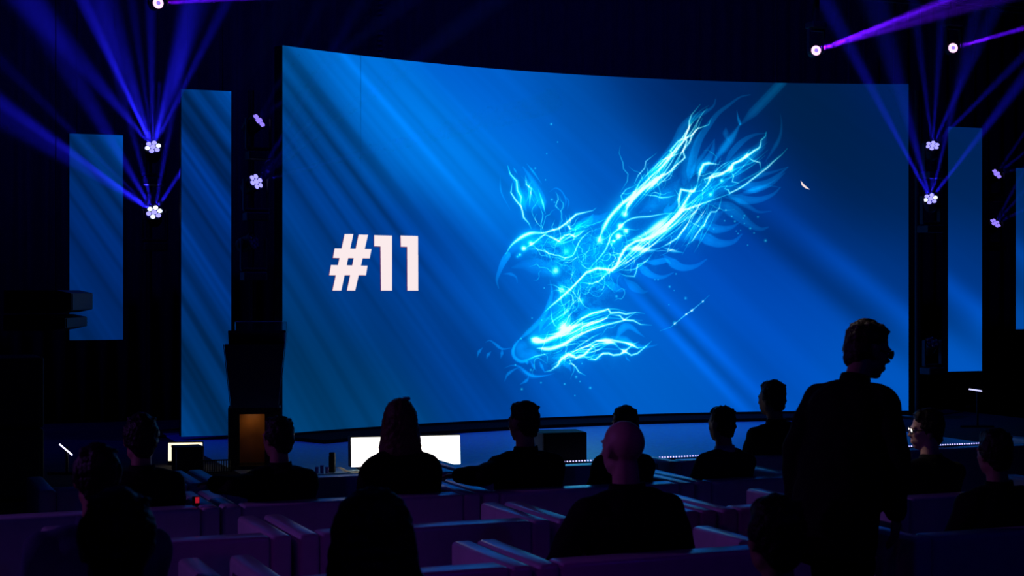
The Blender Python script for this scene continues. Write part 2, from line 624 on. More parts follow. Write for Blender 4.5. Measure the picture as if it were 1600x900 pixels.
def bolt(pts, wd=1.1, inten=1.0, halo=True, curve=False, jag=0.0, taper=(0.25, 0.25)):
    line(ELE, pts, wd, inten, curve, taper, jag=jag)
    if halo:
        line(GLO, pts, wd * 3.4, 0.34 * min(1.2, inten), curve, taper)


def family(ga, gb, n, wd, inten, wob=2.0, halo=True, lo=0.0, hi=1.0):
    """fine strands combed between two guide curves"""
    A, Bc = np.array(smooth_pts(ga, 12)), np.array(smooth_pts(gb, 12))
    ra = lambda C: np.stack([np.interp(np.linspace(0, 1, 26), np.linspace(0, 1, len(C)), C[:, i]) for i in (0, 1)], 1)
    A, Bc = ra(A), ra(Bc)
    for i in range(n):
        k0, k1 = RNG.uniform(lo, hi), RNG.uniform(lo, hi)
        k = np.linspace(k0, k1, 26)[:, None]
        C = A * (1 - k) + Bc * k
        ph, fr = RNG.uniform(0, 6.3), RNG.uniform(1.2, 3.2)
        d = np.gradient(C, axis=0)
        nr = np.stack([-d[:, 1], d[:, 0]], 1) / (np.linalg.norm(d, axis=1)[:, None] + 1e-6)
        C = C + nr * (wob * np.sin(np.linspace(0, 6.3 * fr, 26) + ph))[:, None]
        i0, i1 = int(RNG.integers(0, 8)), int(RNG.integers(17, 26))
        bolt([tuple(p) for p in C[i0:i1]], wd * RNG.uniform(.6, 1.3), inten * RNG.uniform(.5, 1.15), halo, True)


# --- soft glow of the body
for (x, y, r, a) in [(1075, 330, 30, .2), (855, 385, 26, .30), (895, 412, 34, .34), (905, 455, 28, .36), (880, 505, 30, .34), (850, 540, 28, .45), (915, 365, 26, .26),
                     (955, 380, 32, .30), (1005, 340, 34, .30), (1060, 325, 40, .34), (1115, 285, 36, .32), (1035, 285, 26, .38), (925, 520, 34, .3),
                     (960, 540, 28, .3), (1085, 250, 24, .2), (825, 305, 24, .30), (1000, 385, 30, .3), (1060, 370, 34, .22), (1110, 340, 34, .2), (930, 430, 30, .25), (885, 535, 30, .34), (1150, 270, 30, .18)]:
    dot(GLO, x, y, r, a * 0.8)

# --- plumes
def plume(a, wd, k=0.55, rim=0.35, tp=(0.35, 0.6)):
    line(FEA, a, wd, min(1.2, k * 1.35), True, tp, rim * 1.25)
    line(GLO, a, wd * 1.2, k * .30, True, tp)


plume([(1118, 155), (1114, 166), (1100, 176), (1078, 187), (1066, 201), (1059, 219), (1048, 237), (1027, 262), (1000, 285)], 7, .6, .3, (.5, .2))
plume([(1172, 148), (1156, 152), (1139, 164), (1121, 178), (1107, 196), (1094, 215), (1086, 235), (1080, 258), (1076, 285)], 5.5, .5, .45, (.7, .1))
plume([(1095, 205), (1080, 230), (1074, 255), (1068, 290)], 9, .4, .1, (.6, .2))
plume([(1222, 128), (1190, 162), (1156, 196)], 6.5, .42, .3, (.0, .3))
plume([(1157, 192), (1148, 208), (1135, 226), (1121, 244), (1112, 258)], 6.5, .85, .1, (.4, .4))
plume([(1151, 172), (1153, 184), (1157, 196)], 2.4, .7, .1, (.7, .1))
plume([(1134, 199), (1134, 212), (1140, 222)], 4, .4, .3)
plume([(1116, 218), (1112, 238), (1100, 258), (1088, 275)], 6.5, .6, .4, (.7, .2))
plume([(1116, 218), (1100, 240), (1088, 258), (1078, 280)], 4, .45, .3, (.7, .2))
plume([(1197, 208), (1190, 226), (1172, 244), (1152, 258), (1130, 275)], 13, .55, .2, (.6, .3))
plume([(1197, 208), (1178, 211), (1160, 221), (1142, 240), (1130, 262)], 4, .4, .5, (.5, .3))
plume([(1219, 178), (1221, 194), (1218, 215), (1206, 237), (1194, 255)], 3.2, .34, .2, (.6, .4))
plume([(1231, 261), (1213, 276), (1196, 286), (1172, 292), (1148, 292)], 6.5, .6, .4, (.8, .3))
plume([(1231, 261), (1210, 268), (1190, 274), (1168, 282)], 3, .4, .4, (.7, .3))
plume([(1226, 270), (1207, 286), (1186, 295), (1160, 300)], 5, .55, .4, (.8, .3))
plume([(1219, 293), (1207, 304), (1186, 312), (1161, 312), (1135, 304)], 7, .6, .4, (.8, .3))
plume([(1219, 293), (1200, 291), (1175, 299), (1150, 305)], 3, .4, .4, (.6, .3))
plume([(1205, 330), (1185, 331), (1168, 322), (1148, 312), (1132, 308)], 4.5, .4, .3, (.7, .3))
plume([(1200, 355), (1188, 358), (1170, 350), (1150, 333), (1132, 322), (1112, 318)], 9, .5, .35, (.6, .3))
plume([(1155, 348), (1140, 356), (1120, 358), (1098, 352)], 6.5, .55, .35, (.7, .3))
plume([(1159, 366), (1145, 378), (1122, 380), (1100, 372), (1080, 372)], 8, .6, .4, (.7, .3))
plume([(1104, 405), (1086, 416), (1066, 418), (1050, 410), (1036, 398)], 7, .55, .45, (.8, .3))
plume([(1052, 426), (1035, 433), (1018, 430), (1004, 420), (995, 410)], 6, .6, .4, (.8, .3))
plume([(1012, 455), (1004, 456), (990, 448), (975, 435)], 6, .35, .4, (.5, .4))
plume([(978, 452), (970, 453), (955, 446), (940, 440)], 5, .4, .5, (.4, .4))
plume([(1048, 412), (1040, 407), (1022, 410), (1005, 408)], 4, .5, .5, (.3, .4))
plume([(1120, 262), (1108, 290), (1092, 308), (1068, 322)], 15, .5, .1, (.4, .3))
plume([(1160, 262), (1140, 285), (1110, 302), (1085, 318)], 15, .45, .1, (.4, .3))
plume([(1130, 330), (1105, 345), (1080, 362), (1050, 372)], 13, .45, .15, (.4, .3))
plume([(1062, 280), (1046, 300), (1022, 318), (1000, 332)], 12, .4, .1, (.4, .3))
plume([(1045, 318), (1040, 330), (1052, 322), (1060, 308)], 4, .5, .4)
plume([(949, 332), (935, 342), (915, 348), (900, 362), (896, 378)], 7, .4, .4, (.3, .4))
plume([(927, 334), (918, 348), (902, 356), (893, 366)], 5, .45, .5, (.3, .4))
plume([(908, 346), (900, 354), (890, 360)], 4, .5, .5, (.3, .4))
# head, beak, neck, belly
plume([(779, 451), (776, 438), (780, 424), (787, 408), (796, 394)], 4.6, .55, .5, (.8, .1))
plume([(808, 442), (806, 433), (797, 428), (786, 428)], 2.2, .4, .3, (.6, .4))
plume([(790, 404), (802, 388), (820, 375), (845, 372), (868, 380)], 14, .45, .1, (.5, .3))
plume([(800, 418), (822, 414), (850, 420), (870, 432)], 11, .3, .2, (.5, .3))
plume([(859, 438), (862, 456), (857, 476), (848, 495), (827, 517), (807, 534)], 3.2, .6, .3, (.3, .2))
plume([(872, 440), (878, 462), (870, 488), (848, 512), (825, 530)], 14, .38, .1, (.3, .2))
plume([(813, 529), (804, 540), (801, 551), (805, 560), (815, 565), (827, 561), (839, 557)], 2.6, .8, .2, (.3, .3))
plume([(815, 532), (812, 548), (822, 556), (845, 556)], 10, .5, .2, (.2, .3))
plume([(842, 520), (846, 506), (854, 498), (868, 500)], 3, .55, .3)
# talons
for t in ([(798, 544), (784, 545), (773, 537), (765, 532), (758, 535)], [(784, 545), (784, 552), (782, 560)], [(754, 543), (748, 550), (745, 559)],
          [(767, 549), (762, 555), (760, 561)], [(788, 596), (793, 585), (804, 577), (811, 574)], [(788, 575), (799, 571), (811, 573), (825, 584), (836, 588), (852, 587), (866, 583)],
          [(826, 587), (823, 594), (812, 601)], [(829, 564), (833, 572), (838, 579)], [(842, 564), (846, 572), (851, 582)], [(822, 563), (824, 570)]):
    line(FEA, t, 2.6, 1.0, True, (.5, .6), .3)
line(FEA, [(806, 574), (825, 585), (838, 588), (855, 586)], 4.6, .5, True, (.5, .5), .2)
# small far wing
plume([(793, 259), (797, 272), (806, 285), (812, 305), (822, 330)], 5, .62, .25, (.7, .2))
plume([(817, 261), (827, 275), (834, 288), (842, 306), (850, 330)], 7, .62, .25, (.7, .2))
plume([(823, 256), (834, 270), (846, 287)], 1.4, .5, 0)
plume([(802, 262), (808, 272)], 1.2, .5, 0)
plume([(812, 300), (825, 312), (838, 325)], 13, .4, .1, (.3, .3))
plume([(781, 274), (783, 300), (797, 328)], 1.2, .25, 0)
line(FEA, [(858, 300), (868, 294), (878, 300), (884, 314), (880, 328)], 1.0, .4, True)
line(FEA, [(880, 305), (888, 314), (886, 328)], 1.0, .3, True)
# tail
plume([(1006, 526), (996, 519), (987, 512), (978, 510), (970, 516), (962, 530)], 5, .6, .3, (.6, .3))
plume([(1026, 539), (1009, 542), (990, 540), (972, 530), (955, 526)], 6, .6, .2, (.7, .3))
plume([(900, 497), (915, 490), (935, 486), (950, 490)], 6, .5, .2, (.4, .3))
plume([(985, 565), (979, 560), (977, 553)], 1.6, .5, .1)
plume([(940, 560), (920, 556), (900, 548)], 6, .4, .2)
plume([(878, 566), (888, 572), (892, 580)], 4, .55, .2, (.2, .5))
plume([(862, 560), (880, 556), (896, 552)], 8, .4, .1)

# --- electric web inside the body
n1 = fbm(CH, CW, 1.35, 0.004, 21)
n2 = fbm(CH, CW, 1.25, 0.012, 22)
web = np.clip(1 - np.abs(n1) * 3.2, 0, 1) ** 2 * 0.55 + np.clip(1 - np.abs(n2) * 2.6, 0, 1) ** 3 * 0.55
mask = np.zeros((CH, CW))
for (x, y, r, a) in [(850, 385, 24, 1), (885, 400, 30, 1), (905, 440, 28, 1), (895, 470, 26, .9), (920, 420, 26, .9), (880, 500, 22, .7), (940, 375, 28, .7),
                     (865, 555, 22, .6), (895, 548, 24, .7), (1000, 400, 26, .5), (960, 400, 26, .7), (1085, 350, 26, .55), (940, 440, 24, .6), (925, 360, 20, .5), (1060, 290, 24, .3), (825, 300, 16, .4), (930, 510, 26, .4)]:
    dot(mask, x, y, r, a)
mask = np.clip(mask, 0, 1)
ELE += web * mask * 0.62
FEA += np.clip(0.5 + 0.35 * n1, 0, 1.2) * mask * 0.46
GLO *= (0.85 + 0.18 * n2)

# --- combed strands
family([(938, 372), (972, 318), (1007, 272), (1052, 220), (1080, 182), (1112, 162)], [(985, 330), (1030, 290), (1062, 262), (1080, 225), (1096, 190), (1118, 158)], 16, .8, .62, 2.2)
family([(905, 440), (960, 418), (1000, 372), (1050, 330), (1088, 285), (1125, 255)], [(915, 428), (965, 424), (1020, 392), (1075, 350), (1120, 310), (1165, 285)], 16, .8, .55, 2.4)
family([(832, 528), (872, 518), (912, 496), (952, 484), (1005, 490)], [(838, 548), (880, 540), (920, 520), (965, 504), (1015, 507)], 12, .8, .55, 2.0)
family([(855, 575), (888, 552), (925, 538), (960, 530), (1022, 540)], [(862, 582), (895, 560), (930, 560), (965, 553), (1016, 536)], 11, .8, .5, 2.4)
family([(835, 366), (870, 358), (905, 340), (930, 328)], [(835, 395), (870, 392), (915, 372), (945, 350)], 10, .7, .42, 2.0)
family([(862, 440), (865, 465), (855, 490), (830, 518)], [(905, 440), (905, 470), (890, 500), (850, 528)], 12, .7, .40, 2.5)
family([(1085, 300), (1110, 262), (1150, 240), (1196, 210)], [(1095, 320), (1130, 300), (1165, 286), (1228, 236)], 8, .7, .45, 1.5)
family([(797, 268), (806, 290), (818, 330)], [(835, 272), (846, 300), (852, 334)], 8, .6, .35, 1.5)
# --- main strands
bolt([(790, 397), (799, 383), (814, 371), (830, 364), (849, 363)], 3.0, 1.15, curve=True, taper=(.5, .3))
bolt([(830, 366), (849, 364), (862, 360), (873, 357), (884, 349), (900, 335), (926, 329), (931, 325)], 1.7, 1.1)
bolt([(884, 349), (890, 357), (897, 358)], 1.6, 1.0, taper=(.1, .4))
bolt([(842, 370), (852, 367), (862, 371), (873, 377), (882, 368), (890, 366), (898, 370), (906, 366), (913, 359)], 1.5, 1.0)
bolt([(820, 388), (832, 381), (846, 370), (858, 361)], 1.2, .9)
bolt([(815, 390), (838, 389), (852, 393), (862, 397), (882, 403), (895, 399), (901, 386), (909, 372), (922, 361), (938, 357)], 1.0, .85, jag=.5)
bolt([(849, 364), (845, 350), (848, 335), (843, 322)], .7, .6, jag=.8)
bolt([(873, 357), (878, 345), (876, 330), (880, 318), (874, 306)], .7, .55, jag=1.0)
bolt([(793, 259), (797, 272), (807, 283), (808, 297), (814, 308), (813, 319), (816, 330)], 1.3, .9)
bolt([(800, 286), (798, 301), (805, 312), (814, 323), (816, 330), (818, 340), (826, 349), (830, 358)], 1.4, 1.0)
bolt([(821, 274), (822, 288), (830, 295), (828, 308), (827, 322)], 1.0, .8)
bolt([(841, 296), (848, 318), (852, 334)], 1.6, .8)
bolt([(868, 300), (872, 312), (868, 322), (876, 330)], .8, .7, jag=.8)
# neck to wing
bolt([(850, 488), (862, 477), (873, 468), (893, 450), (905, 437), (916, 425)], 1.8, 1.05)
bolt([(893, 450), (916, 426), (933, 419), (956, 422), (964, 414), (969, 401), (978, 386), (993, 377), (1016, 372), (1038, 359), (1053, 341), (1064, 330), (1084, 323), (1120, 310), (1140, 303)], 2.3, 1.15, taper=(.12, .3))
bolt([(916, 424), (936, 403), (947, 388), (955, 368), (967, 357), (978, 346), (993, 340), (1016, 338), (1038, 334), (1062, 333)], 1.3, .85, curve=True)
line(ELE, [(980, 377), (1002, 369), (1029, 352), (1050, 332)], 6.5, 1.15, True, (.6, .3))
line(ELE, [(1026, 366), (1046, 350), (1062, 332), (1076, 306), (1090, 288)], 4.6, 1.05, True, (.5, .5))
line(GLO, [(980, 380), (1029, 355), (1075, 305), (1105, 270)], 16, .75, True)
line(ELE, [(971, 391), (993, 388), (1015, 391), (1030, 388)], 5, 1.05, True, (.4, .5))
bolt([(1030, 388), (1044, 381), (1058, 372), (1068, 358), (1078, 345)], 1.5, .9)
line(ELE, [(1036, 387), (1052, 392), (1068, 395)], 2.6, .7, True, (.3, .5))
bolt([(1016, 403), (1010, 408), (996, 414), (994, 424), (991, 432), (978, 431), (967, 427)], 1.0, .75)
bolt([(962, 421), (982, 422), (994, 419), (1010, 407), (1022, 393)], .9, .6, curve=True)
bolt([(960, 421), (945, 430), (935, 440), (920, 443), (905, 441)], 1.2, .8, jag=.6)
bolt([(935, 376), (942, 359), (953, 339), (971, 319), (989, 303), (1000, 283), (1007, 272)], 3.2, 1.15, curve=True, taper=(.2, .5))
bolt([(977, 335), (982, 319), (998, 301), (1024, 281), (1042, 271), (1058, 262)], 3.6, 1.2, curve=True, taper=(.15, .5))
line(GLO, [(936, 372), (971, 320), (1010, 285), (1060, 250)], 15, .7, True)
line(ELE, [(1008, 300), (1028, 280), (1040, 268)], 5.5, .8, True, (.5, .5))
bolt([(1024, 281), (1036, 277), (1052, 262), (1066, 250), (1070, 246), (1067, 237), (1073, 221), (1070, 213), (1076, 201), (1077, 189), (1080, 180), (1094, 163)], 1.4, .95)
bolt([(1007, 276), (1018, 268), (1030, 258), (1042, 246), (1050, 238), (1047, 236), (1060, 220), (1078, 213), (1090, 201), (1097, 185)], 1.3, .85)
bolt([(1067, 237), (1078, 222), (1080, 212), (1090, 201), (1107, 195), (1111, 185)], 1.1, .8)
bolt([(1000, 285), (1015, 268), (1034, 250), (1050, 244), (1068, 237), (1073, 232)], .9, .7)
bolt([(1058, 262), (1070, 246)], 1.1, .8)
bolt([(1004, 303), (1012, 305), (1024, 306), (1032, 309), (1045, 308), (1056, 305)], 1.0, .75)
bolt([(998, 300), (985, 310), (974, 318), (970, 306), (978, 296), (990, 291), (995, 288)], .8, .65)
bolt([(1061, 330), (1060, 312), (1064, 296), (1073, 298), (1084, 299), (1089, 290)], 2.0, 1.1, taper=(.2, .1))
bolt([(1089, 288), (1094, 267), (1099, 257), (1107, 255), (1123, 257)], 2.6, 1.15, taper=(.1, .3))
bolt([(1123, 257), (1126, 247)], 1.2, .9)
bolt([(1084, 299), (1097, 298), (1104, 290), (1110, 278), (1128, 272), (1142, 263), (1146, 256), (1158, 249), (1166, 244), (1174, 239), (1187, 230), (1189, 219), (1196, 213), (1197, 206)], 1.9, 1.1, jag=.4)
bolt([(1104, 288), (1100, 280), (1116, 272), (1128, 270), (1141, 263)], 1.3, .9, jag=.5)
bolt([(1141, 263), (1144, 255), (1158, 252), (1165, 246), (1168, 238), (1172, 233)], 1.0, .8, jag=.6)
bolt([(1166, 244), (1176, 251), (1187, 254), (1189, 265)], 1.1, .8)
bolt([(1142, 251), (1128, 258), (1118, 268), (1110, 276)], .8, .7, jag=.6)
bolt([(1142, 268), (1146, 275), (1144, 284), (1156, 287)], .9, .7, jag=.5)
bolt([(1230, 232), (1221, 242), (1208, 253), (1199, 262), (1187, 271), (1165, 288), (1154, 295), (1140, 302), (1138, 297), (1132, 295), (1136, 290)], 1.4, .95, taper=(.3, .15))
bolt([(1199, 262), (1198, 252)], .8, .6)
bolt([(1127, 309), (1124, 325), (1118, 331), (1111, 331), (1106, 339), (1099, 353), (1090, 364), (1083, 375), (1070, 384)], 1.2, .8, jag=.6)
bolt([(1106, 312), (1092, 322), (1078, 342), (1070, 358), (1058, 372)], .8, .65, jag=.5)
for i in range(14):
    x, y = 1104 + RNG.normal(0, 7), 316 + RNG.normal(0, 8)
    bolt([(x, y), (x - 14 + RNG.normal(0, 3), y + 24), (x - 34 + RNG.normal(0, 6), y + 60 + RNG.normal(0, 6))], .6, .45, False, True, .6)
# belly and tail
line(ELE, [(832, 529), (847, 533), (860, 529), (873, 523), (887, 515), (907, 507), (935, 502), (950, 496)], 4.0, 1.2, True, (.05, .7))
line(ELE, [(838, 544), (860, 545), (880, 538), (900, 525), (919, 517), (945, 508)], 3.0, 1.15, True, (.1, .6))
line(ELE, [(828, 528), (836, 532), (850, 533)], 5.5, 1.1, True, (.3, .5))
line(GLO, [(826, 532), (860, 532), (900, 516), (950, 505)], 17, .95, True, (.1, .6))
dot(ELE, 885, 511, 12, .55); dot(ELE, 876, 516, 7, .5)
bolt([(887, 515), (909, 497), (923, 490), (950, 483), (954, 489), (967, 488), (978, 491), (993, 488), (1007, 490)], 1.5, .95)
bolt([(954, 489), (947, 497), (937, 502), (919, 508), (900, 511)], 1.4, .9)
bolt([(937, 502), (943, 509)], 1.2, .8)
bolt([(900, 528), (919, 517), (945, 508), (973, 501), (984, 494), (993, 488)], 1.5, .95)
bolt([(954, 492), (968, 493), (975, 500), (990, 501), (1001, 507), (1018, 508)], 1.3, .95, taper=(.2, .4))
bolt([(900, 550), (916, 541), (931, 533), (956, 531), (975, 535), (987, 539), (996, 544), (1010, 542)], 1.6, .95)
line(ELE, [(931, 532), (945, 532), (958, 536), (966, 542)], 4.5, 1.1, True, (.4, .5))
line(ELE, [(975, 534), (988, 539), (997, 544)], 3.0, .8, True, (.4, .5))
bolt([(851, 581), (860, 579), (871, 571), (877, 560), (888, 553), (900, 559), (912, 555), (926, 541), (939, 534)], 2.2, 1.1)
bolt([(912, 556), (920, 562), (930, 562), (942, 552), (951, 552), (958, 555), (968, 554), (976, 549), (989, 538), (998, 534)], 1.6, 1.0)
bolt([(962, 541), (976, 549), (986, 555), (996, 552), (1009, 541), (1018, 533)], 1.4, .9)
dot(ELE, 975, 549, 4, .7)
bolt([(888, 557), (892, 567), (899, 573), (904, 581), (915, 587)], 1.0, .8)
bolt([(870, 541), (885, 540), (897, 537), (907, 537)], .9, .7)
bolt([(888, 553), (905, 540), (925, 527), (940, 520)], .9, .7)
bolt([(826, 561), (835, 557), (848, 554), (858, 552)], 1.0, .7)
bolt([(860, 480), (862, 498), (866, 508), (872, 512)], 1.0, .7)
bolt([(881, 478), (886, 486), (880, 494)], .8, .6, jag=.8)
# free bolts
bolt([(969, 228), (967, 239), (973, 254), (974, 264), (981, 272), (980, 283), (970, 299)], .8, .55, False)
bolt([(1026, 239), (1009, 252), (1007, 263), (997, 274), (991, 287), (995, 290)], 1.0, .75, False)
bolt([(1031, 517), (1048, 511), (1055, 505), (1072, 491), (1081, 485), (1098, 471), (1108, 461)], .9, .75, False, taper=(.5, .3))
for p in ((1054, 505, 2.6), (1072, 491, 1.5), (1081, 485, 2), (1098, 471, 1.8)):
    dot(ELE, p[0], p[1], p[2], .8)
# glowing points
for (x, y, r, a) in [(818, 388, 4.2, 1.2), (829, 380, 3.6, 1.1), (812, 398, 2.2, .8), (808, 401, 1.4, .6), (937, 375, 6, 1.0), (969, 353, 4.6, 1.3), (978, 361, 4, 1.2),
                     (966, 369, 5, 1.3), (959, 377, 2.4, 1.0), (955, 381, 1.6, .8), (976, 335, 5, 1.1), (1141, 263, 4.6, 1.2), (1166, 244, 3, .9), (1127, 282, 2.6, .8), (1110, 304, 3, .7),
                     (868, 423, 6, .9), (877, 452, 5, .8), (885, 393, 5, .6), (908, 470, 4, .6), (880, 510, 6, .6)]:
    dot(ELE, x, y, r, a)
    dot(GLO, x, y, r * 2.6, .45)
# random fine filaments following the body
for i in range(150):
    c = [(850, 390), (885, 405), (910, 440), (895, 470), (930, 400), (960, 390), (870, 555), (890, 540), (1000, 385), (1020, 300), (1070, 320), (1110, 290), (940, 440), (900, 360)][i % 14]
    x, y = c[0] + RNG.normal(0, 16), c[1] + RNG.normal(0, 14)
    a = RNG.normal(-0.7, 0.9)
    pts = [(x, y)]
    for k in range(int(RNG.integers(4, 9))):
        a += RNG.normal(0, .55)
        x += 6 * math.cos(a); y += 6 * math.sin(a)
        pts.append((x, y))
    bolt(pts, .55, float(RNG.uniform(.25, .65)), False, True)
# drifting specks
SPECK = [(861, 194, 1.6), (871, 222, .9), (854, 240, .9), (852, 281, .9), (836, 263, 1.2), (862, 312, 1.6), (866, 316, 1.0), (1056, 428, 1.1), (1046, 448, 1.6), (1053, 454, .8), (1071, 466, 1.8),
         (1045, 476, .8), (1023, 437, .9), (1134, 328, 1.1), (1143, 338, 1.4), (1163, 337, 1.3), (1161, 341, .9), (1148, 346, 1.5), (1132, 345, 1.2), (1115, 358, 1.0), (1172, 357, 1.6), (1184, 339, 1.4),
         (1178, 364, 1.1), (1196, 376, 2.0), (1168, 383, 1.0), (1153, 365, 1.1), (1150, 361, .8), (829, 578, 1.6), (845, 598, 1.3), (815, 608, 1.7), (882, 600, 1.4), (900, 589, 1.8), (906, 596, 1.1), (922, 606, 1.8),
         (890, 568, 1.2), (909, 568, 1.0), (898, 618, 1.0), (963, 463, 1.8), (850, 450, 1.0), (831, 497, 1.0), (846, 500, .9), (1028, 437, 1.0), (1157, 360, .9), (1163, 349, .9), (805, 570, 1.2), (814, 529, 1.4), (1016, 330, .9)]
for (x, y, r) in SPECK:
    dot(ELE, x, y, r, .6)

E = ELE
G = GLO
F = FEA
dark = np.clip(F * 0.25, 0, .25)
ART[..., 0] += np.clip(E - 0.42, 0, 2) * 1.15 + np.clip(E, 0, 1) * 0.05
ART[..., 1] += 0.36 * F + 0.64 * np.minimum(E, 1.1) + 0.22 * G
ART[..., 2] += 0.44 * F + 0.42 * E + 0.20 * G
ART[..., 0] = np.clip(ART[..., 0], 0, .93)
ART = np.clip(ART, 0, 1)


def fill(poly, color):
    xs = [p[0] for p in poly]; ys = [p[1] for p in poly]
    x0 = int((min(xs) - 2 - X0) * SS); x1 = int((max(xs) + 2 - X0) * SS) + 1
    y0 = int((min(ys) - 2 - Y0) * SS); y1 = int((max(ys) + 2 - Y0) * SS) + 1
    acc = np.zeros((y1 - y0, x1 - x0))
    n = 4
    for i in range(n):
        for j in range(n):
            sx = X0 + (np.arange(x0, x1) + (i + .5) / n)[None, :] / SS
            sy = Y0 + (np.arange(y0, y1) + (j + .5) / n)[:, None] / SS
            ins = np.zeros((y1 - y0, x1 - x0), bool)
            for a, b in zip(poly, poly[1:] + poly[:1]):
                c1 = (a[1] > sy) != (b[1] > sy)
                xi = a[0] + (sy - a[1]) / (b[1] - a[1] + 1e-12) * (b[0] - a[0])
                ins ^= c1 & (sx < xi)
            acc += ins
    acc = (acc / n ** 2)[..., None]
    s = ART[y0:y1, x0:x1]
    s[:] = s * (1 - acc) + acc * np.array(color)


def lettering(dx, dy, col):
    S = lambda P: [(x + dx, y + dy) for x, y in P]
    for P in ([(538.1, 365.7), (551.8, 365.7), (533, 454), (519, 454)], [(559.9, 366.6), (574.8, 366.8), (554.7, 454), (541.7, 454)],
              [(522.5, 388), (580.2, 389.2), (577.4, 403.8), (519.8, 403)], [(516.8, 414), (574, 415.2), (571.5, 430.2), (514, 430)],
              [(584.2, 367.4), (612.2, 368.2), (612.2, 454), (594.9, 454), (594.1, 385.1), (584.2, 384.8)],
              [(625.5, 368), (652.8, 368.8), (653.2, 454), (636.1, 454), (635.7, 385.8), (625.8, 385.5)]):
        fill(S(P), col)


lettering(-1.0, .8, (.35, .10, .30))
lettering(0, 0, (.985, .92, .925))
fill([(1250.7, 282), (1256, 288), (1265.5, 296.5), (1258, 294), (1252.5, 289.5)], (1, .9, .88))


def lin(c):
    return np.where(c <= 0.04045, c / 12.92, ((c + 0.055) / 1.055) ** 2.4)


def picture(name, arr):
    """rows top-down, linear light -> an image datablock made in memory"""
    h, w_ = arr.shape[:2]
    im = bpy.data.images.new(name, w_, h, alpha=False, float_buffer=True)
    im.colorspace_settings.name = 'Non-Color'
    a = np.ones((h, w_, 4), np.float32)
    a[..., :3] = arr[::-1]
    im.pixels.foreach_set(a.ravel())
    im.update()
    im.pack()
    return im


def screen_mat(name, im, gain=1.0):
    m = bpy.data.materials.new(name)
    m.use_nodes = True
    nt = m.node_tree
    nt.nodes.clear()
    out = nt.nodes.new('ShaderNodeOutputMaterial')
    e = nt.nodes.new('ShaderNodeEmission')
    t = nt.nodes.new('ShaderNodeTexImage')
    t.image = im
    t.interpolation = 'Linear'
    t.extension = 'EXTEND'
    e.inputs[1].default_value = gain
    nt.links.new(t.outputs[0], e.inputs[0])
    nt.links.new(e.outputs[0], out.inputs['Surface'])
    return m


# ------------------------------------------------------------------ the curved main screen
SA = Vector(((441 - 800) / F_PX * 15.3, 15.3, 0))
SB = Vector(((1419.5 - 800) / F_PX * 18.2, 18.2, 0))
R_ARC = 9.0
chord = SB - SA
cl = chord.length
nrm = Vector((chord.y, -chord.x, 0)).normalized()          # towards the audience
CEN = (SA + SB) / 2 + nrm * math.sqrt(R_ARC ** 2 - cl * cl / 4)
a0 = math.atan2(SA.y - CEN.y, SA.x - CEN.x)
a1 = math.atan2(SB.y - CEN.y, SB.x - CEN.x)
Z_B, Z_T = 0.507, 4.22


def arc(t, r=R_ARC):
    a = a0 + (a1 - a0) * t
    return Vector((CEN.x + r * math.cos(a), CEN.y + r * math.sin(a), 0))


TW, THT = 2000, 1000
tt = (np.arange(TW) + .5) / TW
aa = a0 + (a1 - a0) * tt
ax_, ay_ = CEN.x + R_ARC * np.cos(aa), CEN.y + R_ARC * np.sin(aa)
zz = Z_T + (Z_B - Z_T) * (np.arange(THT) + .5) / THT
lx = np.broadcast_to((800 + F_PX * ax_ / ay_)[None, :], (THT, TW))
ly = 450 + F_PX * (CAM_H - zz)[:, None] / ay_[None, :]


def sample(art, x, y):
    gx = np.clip((x - X0) * SS - .5, 0, CW - 1.001)
    gy = np.clip((y - Y0) * SS - .5, 0, CH - 1.001)
    i, j = gx.astype(int), gy.astype(int)
    fx, fy = (gx - i)[..., None], (gy - j)[..., None]
    return (art[j, i] * (1 - fx) + art[j, i + 1] * fx) * (1 - fy) + (art[j + 1, i] * (1 - fx) + art[j + 1, i + 1] * fx) * fy


tex = sample(ART, lx, ly)
seam = np.exp(-((lx - 563.2) / .7) ** 2) * np.clip((280 - ly) / 120, 0, 1) * .2
tex = tex * (1 - seam[..., None])
IM_MAIN = picture('main_screen_picture', lin(tex))

scr = empty('led_screen', arc(0.5) + Vector((0, 0, STAGE_Z)), 0,
            'huge curved LED screen showing a glowing blue bird of lightning and the text #11', 'screen')


def arc_strip(r0, r1, z0, z1, t0=0.0, t1=1.0, n=48, uvs=False):
    """block following the arc between radii; with uvs only its inner face"""
    bm = bmesh.new()
    o = arc(0.5) + Vector((0, 0, STAGE_Z))
    lay = bm.loops.layers.uv.new('UVMap')
    P = lambda t, r, z: bm.verts.new(arc(t, r) + Vector((0, 0, z)) - o)
    ts = [t0 + (t1 - t0) * i / n for i in range(n + 1)]
    fb = [P(t, r0, z0) for t in ts]
    ft = [P(t, r0, z1) for t in ts]
    if uvs:
        for i in range(n):
            f = bm.faces.new((fb[i], fb[i + 1], ft[i + 1], ft[i]))
            for l, c in zip(f.loops, ((ts[i], 0), (ts[i + 1], 0), (ts[i + 1], 1), (ts[i], 1))):
                l[lay].uv = c
        return bm
    bb = [P(t, r1, z0) for t in ts]
    bt = [P(t, r1, z1) for t in ts]
    for i in range(n):
        bm.faces.new((fb[i], fb[i + 1], ft[i + 1], ft[i]))
        bm.faces.new((bb[i + 1], bb[i], bt[i], bt[i + 1]))
        bm.faces.new((ft[i], ft[i + 1], bt[i + 1], bt[i]))
        bm.faces.new((bb[i], bb[i + 1], fb[i + 1], fb[i]))
    bm.faces.new((fb[0], ft[0], bt[0], bb[0]))
    bm.faces.new((fb[n], bb[n], bt[n], ft[n]))
    return bm


